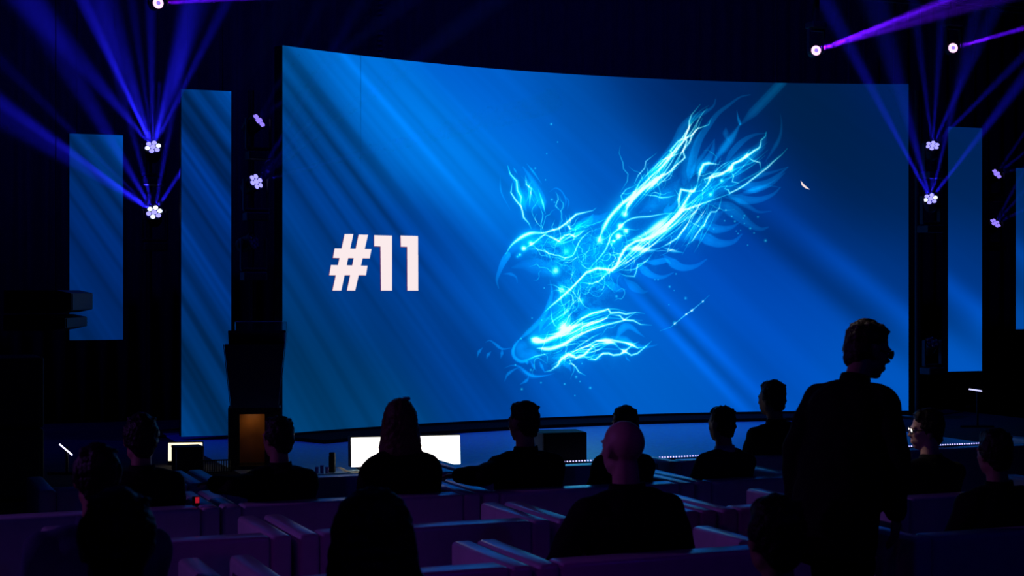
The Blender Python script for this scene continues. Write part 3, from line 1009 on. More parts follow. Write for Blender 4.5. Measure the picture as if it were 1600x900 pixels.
obj('display_surface', arc_strip(R_ARC - 0.004, 0, Z_B, Z_T, uvs=True), screen_mat('screen_picture', IM_MAIN, 1.0), scr)
obj('housing', arc_strip(R_ARC, R_ARC + 0.12, Z_B, Z_T), M['led_back'], scr)
obj('base_skirt', arc_strip(R_ARC - 0.03, R_ARC + 0.14, STAGE_Z, Z_B - 0.002), M['led_back'], scr)
obj('base_platform', arc_strip(R_ARC - 0.62, R_ARC - 0.031, STAGE_Z, STAGE_Z + 0.035, 0, .955), mat('matt_black', (.008, .008, .009), .95, spec=.05), scr)
for t in (0.08, 0.36, 0.64, 0.92):
    p = arc(t, R_ARC + 0.5) - (arc(0.5) + Vector((0, 0, STAGE_Z)))
    q = arc(t, R_ARC + 0.12) - (arc(0.5) + Vector((0, 0, STAGE_Z)))
    bm = bmesh.new()
    add_frustum(bm, (p.x, p.y, STAGE_Z), (q.x, q.y, 3.6), 0.03, 0.03, 8)
    obj('rear_brace', bm, M['black_metal'], scr)


# ------------------------------------------------------------------ narrow LED banners
def banner(px0, px1, py0, py1, v, label, gain, shift=(0, 0), ripple=2.0, tint=(1, 1, 1)):
    pm = (px0 + px1) / 2
    d = ray_v(pm, v)
    ua, ub = u_at(px0, v), u_at(px1, v)
    z1, z0 = at(pm, py0, d).z, at(pm, py1, d).z
    r = empty('led_banner', uv((ua + ub) / 2, v, z0), TH, label, 'screen', 'narrow LED banners beside the stage')
    h, wd = z1 - z0, ub - ua
    W_, H_ = 160, int(160 * h / wd)
    gx = px0 + (px1 - px0) * (np.arange(W_) + .5) / W_ + 0 * np.zeros((H_, 1))
    gy = (py0 + (py1 - py0) * (np.arange(H_) + .5) / H_)[:, None] + 0 * np.zeros((1, W_))
    c = background(gx + shift[0], gy + shift[1], gain, ripple) * np.array(tint)
    im = picture('banner_picture', lin(np.clip(c, 0, 1)))
    bm = bmesh.new()
    lay = bm.loops.layers.uv.new('UVMap')
    vs = [bm.verts.new(p) for p in ((-wd / 2, -.004, 0), (wd / 2, -.004, 0), (wd / 2, -.004, h), (-wd / 2, -.004, h))]
    f = bm.faces.new(vs)
    for l, q in zip(f.loops, ((0, 0), (1, 0), (1, 1), (0, 1))):
        l[lay].uv = q
    obj('display_surface', bm, screen_mat('banner_glow', im, 1.0), r)
    obj('housing', box((0, .05, h / 2), (wd, .1, h)), M['led_back'], r)
    for s in (-1, 1):
        bm = bmesh.new()
        add_frustum(bm, (s * wd * .35, .05, h), (s * wd * .35, .05, ZC - z0), .006, .006, 6)
        obj('hanging_cable', bm, M['black_metal'], r)
    return r


banner(108.5, 192, 210, 531, 15.6, 'short LED banner with plain dull blue picture, farthest from the lectern', .78, (360, -60), 1.2, (1, .86, 1.0))
banner(283, 361, 141, 681, 15.25, 'tall streaky blue LED banner standing just behind the lectern', .82, (190, 20), 3.4, (1, .88, 1.0))
banner(1481, 1534, 199, 580, 15.3, 'blue LED banner next to the big screen on the side away from the lectern', 1.0, (-100, 20), 1.0)
banner(1587, 1660, 264, 514, 15.5, 'partly cut-off low LED banner at the end of the stage', .85, (-190, 90), 1.0)

# ================================================================== MOVING HEAD LIGHTS
BLUE = (0.014, 0.012, 1.0)
VIOLET = (0.11, 0.004, 1.0)
BEAM_GAIN = 32.0


haze = bpy.data.objects.new('haze', None)
COL.objects.link(haze)
haze['kind'] = 'structure'
haze['label'] = 'thin stage haze in which the beams of the blue and purple lights show'


def haze_cone(a, direction, length, half, r0):
    """the streak of haze that one beam passes through: a real scattering volume lit by that beam's own lamp"""
    bm = bmesh.new()
    r1 = r0 + length * math.tan(math.radians(half))
    add_frustum(bm, a, Vector(a) + Vector(direction) * length, r0, r1, 28)
    o = obj('haze_streak', bm, M['haze'], haze)
    o['kind'] = 'structure'
    return o


def moving_head(px, py, d, face, label, beams=(), lens='lens', hang=False, scale=1.0, color=BLUE, hot=()):
    """face = (angle in the picture plane, tilt towards the hall) of the lens; beams = (angle, tilt, length, half angle, watts)"""
    P = at(px, py, d)
    back = (Vector((0, 0, CAM_H)) - P).normalized()
    right = Vector((0, 0, 1)).cross(back).normalized()
    up = back.cross(right).normalized()

    def dirv(a, t):
        a, t = math.radians(a), math.radians(t)
        return (right * math.cos(a) + up * math.sin(a)) * math.cos(t) + back * math.sin(t)
    n = dirv(*face)
    zoff = 0.30 if hang else -0.30
    root = empty('moving_head_light', P + Vector((0, 0, zoff * scale)), TH, label, 'stage light', 'moving head stage lights')
    inv = Matrix.Rotation(-TH, 4, 'Z') @ Matrix.Translation(-root.location)
    L = lambda p: inv @ Vector(p)
    LD = lambda v_: Matrix.Rotation(-TH, 3, 'Z') @ Vector(v_)
    s = scale
    sg = -1 if hang else 1
    obj('base', box((0, 0, 0.03 * sg * -1 * s), (.22 * s, .2 * s, .08 * s), .012), M['black_plastic'], root)
    bm = bmesh.new()
    add_box(bm, (0, 0, .035 * sg * s), (.24 * s, .07 * s, .03 * s), .008)
    for q in (-1, 1):
        add_box(bm, (q * .115 * s, 0, .18 * sg * s), (.022 * s, .06 * s, .30 * s), .008)
    obj('yoke', bm, M['black_plastic'], root)
    q = LD(n).to_track_quat('Z', 'Y')
    fr = Matrix.Translation(L(P)) @ q.to_matrix().to_4x4()
    R = .088 * s
    if not hang:
        prof = [(.055 * s, -.17 * s), (.072 * s, -.13 * s), (.078 * s, -.03 * s), (R, -.012 * s), (R, .004 * s), (R * .93, .004 * s)]
    else:
        prof = [(.05 * s, -.2 * s), (.07 * s, -.16 * s), (.062 * s, -.02 * s), (R * .86, -.012 * s), (R * .86, .004 * s), (R * .8, .004 * s)]
    bm = bmesh.new()
    add_lathe(bm, prof, 24, fr)
    head = obj('head', bm, M['black_plastic'], root)
    if hang:
        spots = [(0, 0, .5)]
    else:
        spots = [(0, 0, .027)] + [(.054 * math.cos(k * math.pi / 3 + .3), .054 * math.sin(k * math.pi / 3 + .3), .0245) for k in range(6)]
    for i, (x, y, r) in enumerate(spots):
        bm = bmesh.new()
        if hang:
            add_lathe(bm, [(R * .74, .004 * s), (R * .70, .012 * s), (R * .35, .014 * s)], 24, fr)
            o = obj('lens', bm, M[lens], head)
            bm = bmesh.new()
            add_lathe(bm, [(R * .3, .0145 * s), (R * .18, .016 * s), (.004, .017 * s)], 16, fr)
            obj('lens_core', bm, M['lens_dim'], head)
        else:
            add_lathe(bm, [(r * s, .004 * s), (r * .85 * s, .012 * s), (r * .4 * s, .017 * s), (.002, .018 * s)], 12, fr @ Matrix.Translation((x * s, y * s, 0)))
            obj('lens', bm, M['lens_hot' if i in hot else lens], head)
    for (a, t, ln, hf, pw) in beams:
        dv = dirv(a, t)
        o0 = P + n * .03 * s + (dv - n * dv.dot(n)) * .05
        spot('beam_lamp', L(o0), LD(dv), pw * BEAM_GAIN, color, hf, 1.0, .016, root)
        haze_cone(o0 + dv * .02, dv, ln, hf * 1.02, .022)
    return root


def pole(px, d, z1, label, off=.26):
    P = at(px, 450, d)
    u_, v_ = hall(P)
    r = empty('lighting_pole', uv(u_, v_ + off, STAGE_Z), TH, label, 'lighting stand', 'black lighting poles')
    bm = bmesh.new()
    add_frustum(bm, (0, 0, .02), (0, 0, z1 - STAGE_Z), .028, .028, 14)
    obj('pole', bm, M['black_metal'], r)
    obj('base_plate', box((0, 0, .012), (.28, .28, .024), .004), M['black_metal'], r)
    return r


def bracket(root_list, off=.26):
    for r in root_list:
        z = -.03
        obj('clamp', box((0, (off - .028 - .03 + .102) / 2, z), (.05, off - .028 - .102 - .03, .05), .004), M['black_metal'], r)


D1, D2, D3, D4 = 15.35, 15.15, 17.6, 19.1
lamps = []
pole(240, D1, 3.7, 'black pole carrying two bright blue lights between the two banners nearer the lectern')
lamps.append(moving_head(239, 230, D1, (90, 48), 'upper bright beam light on the pole between the two banners near the lectern', [
    (115, 22, 6.0, 3.0, 170), (114, 18, 2.0, 1.4, 40), (91, 25, 5.0, 2.6, 60), (84, 20, .6, 1.6, 40), (98, 20, 4.5, 2.4, 30), (64, 22, 5.5, 2.6, 60), (61, 15, .75, 1.4, 36), (78, 25, 5.0, 3.0, 34), (130, 30, 6, 5.5, 26), (74, 32, 6, 6, 26), (108, 30, 6, 6, 30)], hot=(1, 4)))
lamps.append(moving_head(241, 332, D1, (92, 55), 'lower bright beam light on the pole between the two banners near the lectern', [
    (144, 20, 5.0, 2.8, 130), (143, 15, 1.1, 1.4, 50), (135, 18, 3.4, 2.0, 34), (105, 20, 3.6, 2.4, 85), (80, 20, 3.4, 2.4, 50), (58, 18, 4.5, 2.3, 60), (57, 14, .7, 1.4, 30), (120, 28, 5.5, 4.5, 34), (147, 30, 6, 5, 30)], hot=(1, 2, 3, 5)))
pole(402, D2, 3.8, 'black pole with three lights in the gap between lectern banner and big screen')
lamps.append(moving_head(404, 189, D2, (40, 18), 'narrow tilted light at the top of the pole beside the big screen', [(40, 25, 3.0, 2.0, 5), (62, 25, 3.0, 2.0, 4)], 'lens_dim'))
lamps.append(moving_head(400, 284, D2, (35, 42), 'middle light on the lectern-side pole sending faint rays over the big screen', [
    (60, 25, 3.0, 1.8, 16), (38, 25, 3.0, 1.8, 14), (16, 25, 3.0, 1.8, 14), (48, 20, 1.0, 2.6, 8)], 'lens'))
lamps.append(moving_head(396, 377, D2, (20, 30), 'unlit lowest light on the pole beside the big screen', [], 'lens_off'))
pole(1456, D3, 4.1, 'black pole with blue lights between the big screen and its neighbouring banner')
lamps.append(moving_head(1457, 228, D3, (85, 40), 'upper beam light on the pole past the far edge of the big screen', [
    (86, 22, 5, 2.4, 34), (45, 20, 4, 2.4, 40), (97, 22, 5, 2.6, 26), (66, 25, 5, 3.5, 24)], scale=.98))
lamps.append(moving_head(1454, 311, D3, (92, 50), 'lower beam light on the pole past the far edge of the big screen', [
    (117, 20, 5, 2.6, 100), (88, 20, 4, 2.0, 34), (77, 20, 4, 2.3, 70), (53, 20, 5, 2.8, 70), (105, 25, 5, 4, 30)], scale=1.0, hot=(1, 4)))
lamps.append(moving_head(1457, 535, D3, (60, 40), 'unlit bottom light on the pole past the far edge of the big screen', [], 'lens_off', scale=.95))
pole(1556, D4, 3.6, 'black pole with two violet lights next to the cut-off banner')
lamps.append(moving_head(1557, 272, D4, (40, 25), 'upper violet light beside the cut-off banner at the end of the stage', [(56, 20, 3, 2, 14), (38, 20, 3, 2, 14), (14, 20, 3, 2, 8)], 'lens_dim', scale=.9))
lamps.append(moving_head(1555, 349, D4, (50, 30), 'lower violet light beside the cut-off banner at the end of the stage', [(62, 20, 3, 2, 16), (49, 20, 3, 2, 16), (27, 20, 3, 2, 16)], 'lens_dim', scale=.9))
bracket(lamps)
hung = []
hung.append(moving_head(247, 5, 13.9, (30, 70), 'pink hanging spotlight at the top edge above the lectern banners', [(6, 35, 4.5, 1.6, 260)], 'lens_pink', True, .72, VIOLET))
hung.append(moving_head(1275, 79, 16.4, (30, 70), 'pink hanging spotlight over the big screen with a long broad purple beam', [(20, 42, 7.0, 1.5, 640), (17.5, 42, 6.5, 1.2, 160), (14.5, 42, 7.0, 1.8, 150)], 'lens_pink', True, .78, VIOLET))
hung.append(moving_head(1489, 75, 17.1, (30, 70), 'pink hanging spotlight over the end banner with a short purple beam', [(14, 38, 5.0, 1.5, 420)], 'lens_pink', True, .78, VIOLET))

# overhead truss that carries the hanging spots
ta, tb = at(247, 5, 13.9), at(1489, 75, 17.1)
td = (tb - ta); td.z = 0
tang = math.atan2(td.y, td.x)
tl = 11.6
tm = (ta + tb) / 2
TZ = 4.95
truss = empty('lighting_truss', Vector((tm.x, tm.y, TZ)), tang, 'black box truss hanging across the hall over the stage', 'truss')
for (y, z) in ((-.14, 0), (.14, 0), (-.14, .28), (.14, .28)):
    bm = bmesh.new()
    add_frustum(bm, (-tl / 2, y, z), (tl / 2, y, z), .025, .025, 8)
    obj('chord', bm, M['black_metal'], truss)
bm = bmesh.new()
nb = 28
for i in range(nb):
    x0, x1 = -tl / 2 + tl * i / nb, -tl / 2 + tl * (i + 1) / nb
    for y in (-.14, .14):
        add_frustum(bm, (x0, y, 0 if i % 2 else .28), (x1, y, .28 if i % 2 else 0), .01, .01, 6)
    for z in (0, .28):
        add_frustum(bm, (x0, -.14 if i % 2 else .14, z), (x1, .14 if i % 2 else -.14, z), .01, .01, 6)
br = obj('lacing', bm, M['black_metal'], truss)
br['kind'] = 'stuff'
for x in (-5.2, 0, 5.2):
    bm = bmesh.new()
    add_frustum(bm, (x, 0, .28), (x, 0, ZC - TZ), .01, .01, 6)
    obj('hanging_cable', bm, M['black_metal'], truss)
for r in hung:
    top = TZ - r.location.z
    obj('clamp', box((0, 0, (top + .05) / 2), (.05, .05, top + .0), .004), M['black_metal'], r)

# ------------------------------------------------------------------ wash lights over the audience (behind and beside the camera)
def wash(loc, target, power, color, half, label):
    d = Vector(target) - Vector(loc)
    r = empty('wash_light', loc, 0, label, 'stage light')
    q = d.to_track_quat('Z', 'Y').to_matrix().to_4x4()
    bm = bmesh.new()
    add_lathe(bm, [(.06, -.3), (.11, -.25), (.13, 0), (.115, .0), (.10, -.05)], 20, q)
    obj('housing', bm, M['black_metal'], r)
    bm = bmesh.new()
    add_frustum(bm, (0, 0, .0), (0, 0, ZC - loc[2]), .015, .015, 8)
    obj('hanging_pipe', bm, M['black_metal'], r)
    spot('lamp', d.normalized() * .05, d, power, color, half, .6, .08, r)
    return r


for k, (tx, tv, tz, pw, hf, lb) in enumerate((
        (665, 8.3, .40, 34, 5, 'magenta pin spot aimed at the second row'), (385, 7.2, .5, 26, 5, 'magenta pin spot aimed at the third row'),
        (985, 6.3, .75, 40, 6.5, 'magenta pin spot aimed at the fourth row'), (755, 6.4, .62, 22, 4.5, 'magenta pin spot aimed at an armrest'))):
    wash(uv(-3.8 + .5 * k, 1.6, 5.2), uv(u_at(tx, tv), tv, tz), pw * .65, (0.62, 0.0, 0.80), hf, lb)
wash(uv(5.5, 0.5, 5.6), uv(2.8, 9.0, .4), 24, (0.03, 0.015, 1.0), 32, 'blue wash lamp hanging over the rear of the hall')
wash(uv(-1.5, -1.0, 5.8), uv(-0.3, 9.5, .3), 24, (0.03, 0.015, 1.0), 34, 'blue wash lamp hanging above the photographer')

wash(uv(-2.0, 12.6, 7.2), uv(-1.5, 17.9, 4.0), 420, (0.02, 0.02, 1.0), 62, 'added unseen blue flood lamp over the lectern side lighting the back drape')  # both floods are added out of view to lift the backdrop with faint blue
wash(uv(7.0, 12.6, 7.2), uv(7.0, 17.9, 4.0), 420, (0.02, 0.02, 1.0), 62, 'added unseen blue flood lamp over the far side lighting the back drape')

wash(uv(0.5, 13.0, 7.0), at(1410, 672, ray_v(1445, 7.28 + .5)), 900, (1, .82, .72), 1.4, 'unseen white pin spot aimed at the face of the man in spectacles')  # unseen key spot put in to light his face
wash(uv(3.4, 13.0, 7.2), at(1402, 535, 7.55), 600, (1, .85, .85), 1.2, 'unseen white pin spot aimed at the forehead of the standing man')  # likewise added out of view, brightens only this forehead

wash(uv(-6.5, 11.0, 4.2), uv(2.3, 6.9, .7), 300, (0.42, 0.12, 1.0), 13, 'violet side lamp hanging over the wing and aimed at the sofa rows')

# ================================================================== ON THE STAGE
# lectern
lp = at(398, 731, 12.95)
lec = empty('lectern', Vector((lp.x, lp.y, STAGE_Z)), TH * .4, 'tall dark lectern with blue acrylic front and glowing amber wood column', 'lectern')
bm = bmesh.new()
vs = []
W1, W2, Zb, Zt = .185, .24, .49, 1.0
add_box(bm, (0, 0, (Zb + Zt) / 2), (2 * W2, .30, Zt - Zb), .006)
for v in bm.verts:
    k = (v.co.z - Zb) / (Zt - Zb)
    v.co.x *= (W1 + (W2 - W1) * k) / W2
obj('front_panel', bm, M['acrylic'], lec)
rot = Matrix.Rotation(math.radians(-24), 3, 'X')
obj('reading_top', box((0.02, .02, 1.03), (.46, .36, .022), .006, rot=rot), M['acrylic'], lec)
bm = bmesh.new()
add_box(bm, (0.05, .16, 1.09), (.42, .008, .17), .003)
obj('glass_shield', bm, M['clear'], lec)
for (c, s) in (((-.165, 0, .245), (.09, .28, .49)), ((.145, 0, .245), (.13, .28, .49)), ((0, .12, .245), (.36, .04, .49)), ((0, 0, .465), (.4, .29, .05)), ((0, 0, .015), (.42, .34, .03))):
    nm = 'column' if s[2] > .3 else ('base' if c[2] < .1 else 'shelf')
    obj(nm, box(c, s, .004), M['black_plastic'], lec)
obj('wood_panel', box((-.02, .08, .235), (.22, .03, .42), .003), M['wood'], lec)
lamp = bpy.data.lights.new('lectern_lamp', 'AREA')
lamp.energy = .085
lamp.color = (1, .62, .28)
lamp.size = .1
lamp.size_y = .05
lo = bpy.data.objects.new('lamp', lamp)
COL.objects.link(lo)
lo.location = (-.02, -.02, .435)
lo.rotation_euler = (math.radians(15), 0, 0)
lo.parent = lec
for s in (-1, 1):
    bm = bmesh.new()
    add_frustum(bm, (s * .245, -.155, 1.0), (s * .19, -.155, .49), .0035, .0035, 6)
    obj('edge_strip', bm, mat('edge_steel', (.6, .6, .65), .25, metal=.9), lec)

# bright white display lying on the stage front
def stage_monitor(pa, pb, top, d, label, face_mat, tilt=6, depth=.12, name='stage_display', turn=7):
    A, B = at(pa, 450, d), at(pb, 450, d)
    wd = (B - A).length
    h = at(pa, top, d).z - STAGE_Z
    r = empty(name, Vector(((A.x + B.x) / 2, d, STAGE_Z + .02)), math.radians(turn), label, 'display')
    rt = Matrix.Rotation(math.radians(-tilt), 3, 'X')
    obj('housing', box((0, depth / 2 + .012, h / 2), (wd, depth, h), .006, rot=rt), M['black_plastic'], r)
    obj('screen_panel', box((0, 0, h / 2), (wd * .985, .012, h * .96), .002, rot=rt), face_mat, r)
    obj('foot', box((-wd * .4, depth / 2, -.006), (.05, .2, .026)), M['black_plastic'], r)
    obj('foot', box((wd * .4, depth / 2, -.006), (.05, .2, .026)), M['black_plastic'], r)
    return r


WHITE_GLOW = glow('white_panel_glow', (1, .95, .86), 2.2, True)
stage_monitor(547, 722, 685, 12.85, 'blazing white display panel standing on the stage behind the long-haired woman', WHITE_GLOW, turn=14)
m2 = stage_monitor(263, 316, 695, 13.2, 'small cream-lit display half hidden behind a dark box near the lectern', glow('cream_panel_glow', (1, .85, .55), 1.5, True))
q = at(293, 742, 12.75)
bx = empty('flight_case', Vector((q.x, q.y, STAGE_Z)), TH, 'dark box standing in front of the small cream-lit display', 'case')
obj('body', box((0, 0, .085), (.22, .2, .17), .006), M['black_plastic'], bx)
obj('lid', box((0, 0, .182), (.224, .204, .022), .005), M['black_plastic'], bx)
for s in (-1, 1):
    obj('corner_edge', box((s * .108, -.1, .09), (.008, .008, .18)), mat('case_edge', (.5, .45, .4), .4, metal=.7), bx)
q = at(410, 718, 13.3)
stage_monitor(404, 416, 699, 13.5, 'sliver of white-lit display seen past the lectern column', glow('small_panel_glow', (1, .95, .85), 1.4))
# wedge monitor with plywood side
q = at(882, 724, 13.4)
wdg = empty('stage_monitor_speaker', Vector((q.x, q.y, STAGE_Z)), math.radians(15), 'dark wedge loudspeaker with a tan side panel on the stage front', 'speaker')
obj('cabinet', box((0, .14, .12), (.39, .3, .24), .01), mat('monitor_cabinet', (.012, .014, .02), .7), wdg)
obj('grille', box((0.005, -.018, .12), (.36, .012, .21), .004), M['black_plastic'], wdg)
obj('side_panel', box((-.201, .10, .12), (.012, .3, .235), .003), M['tan'], wdg)
# bottle, glasses, papers on the stage edge
q = at(519, 742, 12.6)
bt = empty('drink_bottle', Vector((q.x, q.y, STAGE_Z)), 0, 'upright black bottle on the stage edge beside the white display', 'bottle')
bm = bmesh.new()
add_lathe(bm, [(.024, 0), (.027, .006), (.027, .125), (.024, .132)], 20)
obj('body', bm, M['black_plastic'], bt)
bm = bmesh.new()
add_lathe(bm, [(.022, .132), (.025, .136), (.025, .152), (.02, .156)], 20)
obj('cap', bm, M['black_plastic'], bt)
for i, (x, lb) in enumerate(((495, 'small violet tumbler farthest from the black bottle'), (503, 'small violet tumbler in the middle of three beside the black bottle'), (511, 'small violet tumbler standing closest to the black bottle'))):
    q = at(x, 745, 12.56)
    bm = bmesh.new()
    add_lathe(bm, [(.010, 0), (.013, .001), (.016, .045 + .012 * (i % 2)), (.0145, .045 + .012 * (i % 2)), (.012, .006), (.002, .005)], 16)
    g = obj('tumbler', bm, mat('tumbler_glass', (.55, .35, .95), .1, spec=.8), None, True)
    g.location = (q.x, q.y, STAGE_Z)
    tag(g, lb, 'glass', 'tumblers on the stage edge')
q = at(548, 741, 12.55)
bm = bmesh.new()
rows = []
for j in range(5):
    row = []
    for i in range(13):
        x = -.12 + .25 * i / 12
        row.append(bm.verts.new((x, -.05 + .1 * j / 4, .004 + .035 * math.exp(-((x + .10) / .05) ** 2) + .004 * math.sin(i * 1.3 + j))))
    rows.append(row)
for a, b in zip(rows, rows[1:]):
    for i in range(12):
        bm.faces.new((a[i], a[i + 1], b[i + 1], b[i]))
bmesh.ops.solidify(bm, geom=bm.faces[:], thickness=.006)
g = obj('folded_paper', bm, M['paper'], None, True)
g.location = (q.x, q.y, STAGE_Z + .004)
tag(g, 'pale folded sheet of paper lying between bottle and white display', 'paper')
# slatted cable guard near the lectern
q = at(337, 740, 12.55)
cg = empty('cable_guard', Vector((q.x, q.y, STAGE_Z)), TH, 'low dark guard of thin upright bars at the foot of the lectern', 'guard')
obj('rail', box((0, 0, .098), (.25, .012, .01)), M['black_plastic'], cg)
obj('rail', box((0, 0, .006), (.25, .02, .012)), M['black_plastic'], cg)
for i in range(14):
    obj('bar', box((-.118 + .0182 * i, 0, .05), (.006, .006, .09)), M['black_metal'], cg)
# tube lamp on the left, short glowing bar on the right
pa, pb = at(93, 694, 12.4), at(113, 711, 12.4)
tube = empty('tube_light', (pa + pb) / 2, 0, 'slanted short white-violet tube light near the wing drape', 'lamp')
bm = bmesh.new()
add_frustum(bm, pa - tube.location, pb - tube.location, .006, .006, 10)
obj('tube', bm, glow('tube_glow', (.75, .7, 1), 2.2), tube)
bm = bmesh.new()
zf = STAGE_Z - tube.location.z
add_frustum(bm, (0, .03, zf), (0, .03, .0), .012, .012, 10)
add_frustum(bm, (-.15, .03, zf + .01), (.15, .03, zf + .01), .012, .012, 8)
add_box(bm, (0, .016, 0), (.03, .03, .03))
obj('stand', bm, M['black_metal'], tube)
pa, pb = at(1514, 608, 16.6), at(1534, 611, 16.6)
bar = empty('glowing_bar', (pa + pb) / 2, 0, 'thin glowing white bar on a stand below the banner by the big screen', 'lamp')
bm = bmesh.new()
add_frustum(bm, pa - bar.location, pb - bar.location, .008, .008, 10)
obj('tube', bm, glow('bar_glow', (.55, .55, 1), 1.3), bar)
bm = bmesh.new()
zf = STAGE_Z - bar.location.z
add_frustum(bm, (.03, .03, zf), (.03, .03, .0), .012, .012, 10)
add_frustum(bm, (-.15, .03, zf + .012), (.2, .03, zf + .012), .012, .012, 8)
add_box(bm, (.03, .018, 0), (.04, .03, .03))
obj('stand', bm, M['black_metal'], bar)


# line-array cabinets hanging at the left
def array_cab(pr, py0, py1, d, label, wide, hang_to):
    """cabinet seen from its side: slanted top and bottom at the front end"""
    z1, z0 = at(pr, py0, d).z, at(pr, py1, d).z
    xr = at(pr, 450, d).x
    r = empty('line_array_cabinet', Vector((xr, d, z0)), 0, label, 'speaker', 'hanging loudspeaker cabinets')
    h = z1 - z0
    bm = bmesh.new()
    pts = [(-wide, -.022), (-.10, -.022), (0, .0), (0, h), (-.10, h + .022), (-wide, h + .022)]
    f = [bm.verts.new((x, -.3, z)) for x, z in pts]
    b = [bm.verts.new((x, .3, z)) for x, z in pts]
    bm.faces.new(f)
    bm.faces.new(list(reversed(b)))
    for i in range(6):
        j = (i + 1) % 6
        bm.faces.new((f[j], f[i], b[i], b[j]))
    obj('cabinet', bm, M['black_plastic'], r)
    obj('grille', box((.004, 0, h / 2), (.008, .56, h * .92)), M['black_metal'], r)
    for y in (-.305, .305):
        obj('side_bracket', box((-.2, y, h / 2), (.08, .012, h + .03)), M['black_metal'], r)
    if hang_to:
        bm = bmesh.new()
        add_frustum(bm, (-.2, 0, h + .02), (-.2, 0, ZC - z0), .004, .004, 6)
        obj('hanging_cable', bm, M['black_metal'], r)
    return r


array_cab(128, 458, 484, 12.2, 'upper hanging loudspeaker jutting in front of the short banner', .5, True)
array_cab(119, 496, 511, 12.2, 'lower smaller hanging loudspeaker jutting in front of the short banner', .46, False)
q = at(-12, 700, 10.9)
sub = empty('loudspeaker_stack', Vector((q.x, q.y, 0)), TH, 'big black loudspeaker tower cut off by the picture edge', 'speaker')
for k in range(3):
    obj('cabinet', box((0, 0, .24 + .48 * k), (.62, .6, .47), .015), M['black_plastic'], sub)
    obj('grille', box((0, -.305, .24 + .48 * k), (.56, .012, .42), .004), M['black_metal'], sub)

# ================================================================== SOFAS
H_S = .75
ROWS = {'A': 9.42, 'B': 8.36, 'C': 7.28, 'D': 6.11, 'E': 4.2}


def sofa(row, pxa, pxb, label, seats=3):
    v = ROWS[row]
    ua, ub = u_at(pxa, v), u_at(pxb, v)
    wd = ub - ua
    r = empty('sofa', uv((ua + ub) / 2, v, 0), TH, label, 'sofa', 'white sofas in rows facing the stage')
    dp, at_, bt_ = .74, .10, .16
    obj('backrest', box((0, bt_ / 2, .06 + (H_S - .06) / 2), (wd - 2 * at_ - .004, bt_, H_S - .06), .022, 3), M['leather'], r, True)
    for s in (-1, 1):
        obj('armrest', box((s * (wd / 2 - at_ / 2), dp / 2, .06 + (H_S - .06) / 2), (at_, dp, H_S - .06), .022, 3), M['leather'], r, True)
    obj('base', box((0, bt_ + (dp - bt_) / 2 - .01, .17), (wd - 2 * at_ - .006, dp - bt_ - .02, .2), .012, 2), M['leather'], r, True)
    sw = (wd - 2 * at_ - .01) / seats
    for i in range(seats):
        obj('seat_cushion', box((-wd / 2 + at_ + .005 + sw * (i + .5), bt_ + (dp - bt_) / 2, .315), (sw - .008, dp - bt_, .13), .025, 3), M['leather'], r, True)
    for sx in (-1, 1):
        for y in (.06, dp - .06):
            obj('foot', box((sx * (wd / 2 - .1), y, .035), (.05, .05, .07), .006), M['black_metal'], r)
    return r


sofa('A', 60, 322, 'front-row sofa behind the raised hand with the red-lit phone', 2)
sofa('A', 328, 716, 'front-row sofa below the bright white stage display', 3)
sofa('A', 724, 1030, 'front-row sofa below the dark wedge loudspeaker', 3)
sofa('A', 1046, 1330, 'front-row sofa carrying the man who sits highest before the big screen', 2)
sofa('A', 1400, 1680, 'front-row sofa beyond the aisle, under the dotted stage edge', 2)
sofa('B', -40, 345, 'second-row sofa of the man in front of the lectern banner', 2)
sofa('B', 349, 752, 'second-row sofa shared by the lectern-side man and the long-haired woman', 3)
sofa('B', 756, 1087, 'second-row sofa with the man stretching his arm along its back', 3)
sofa('B', 1090, 1274, 'second-row sofa with the man whose sleeve catches the light', 2)
sofa('C', 90, 457, 'third-row sofa with a magenta-lit arm near the dark long-haired head', 2)
sofa('C', 468, 862, 'third-row sofa whose pale back edge runs behind the dark long-haired head', 2)
sofa('C', 872, 1122, 'third-row sofa hidden mostly by the bald man', 2)
sofa('C', 1128, 1300, 'third-row sofa behind the man with the lit sleeve', 2)
sofa('C', 1400, 1720, 'third-row sofa of the man in spectacles', 2)
sofa('D', -320, 372, 'fourth-row sofa under the person in the blue jacket', 3)
sofa('D', 420, 834, 'fourth-row sofa with a violet-lit armrest beside the bald man', 3)
sofa('D', 842, 1236, 'fourth-row sofa on which the bald man sits', 3)
sofa('D', 1430, 1760, 'fourth-row sofa past the standing man', 2)
sofa('E', -450, 432, 'rear sofa under the nearest dark round head', 2)
sofa('E', 434, 900, 'rear sofa under the dark long-haired head', 2)
sofa('E', 930, 1500, 'rear sofa under the short-haired head with a lit rim', 2)


# ================================================================== PEOPLE
def head_shapes(bm, X, bald=False):
    """X maps head space (origin mid-head, y forward) to body space"""
    R3 = X.to_3x3()

    def e(c, r, sub=3):
        add_ell(bm, X @ Vector(c), r, R3, sub)
    e((0, -.012, .032), (.077, .096, .086))
    e((0, .022, -.04), (.060, .066, .078))
    e((0, .012, .0), (.071, .075, .08))
    e((0, .055, -.094), (.026, .026, .02))
    for s in (-1, 1):
        e((s * .05, .0, -.062), (.016, .035, .03), 2)
        e((s * .036, .062, -.022), (.022, .018, .018), 2)
        e((s * .030, .082, .022), (.026, .010, .009), 2)
        e((s * .078, -.006, -.004), (.009, .021, .033), 2)
        e((s * .083, -.012, .008), (.006, .016, .02), 2)
        e((s * .011, .096, -.034), (.008, .010, .007), 2)
    e((0, .094, .0), (.009, .012, .026), 2)
    e((0, .104, -.026), (.011, .014, .011), 2)
    e((0, .088, -.058), (.023, .009, .006), 2)
    e((0, .086, -.07), (.020, .009, .007), 2)
    e((0, .080, -.064), (.030, .012, .016), 2)


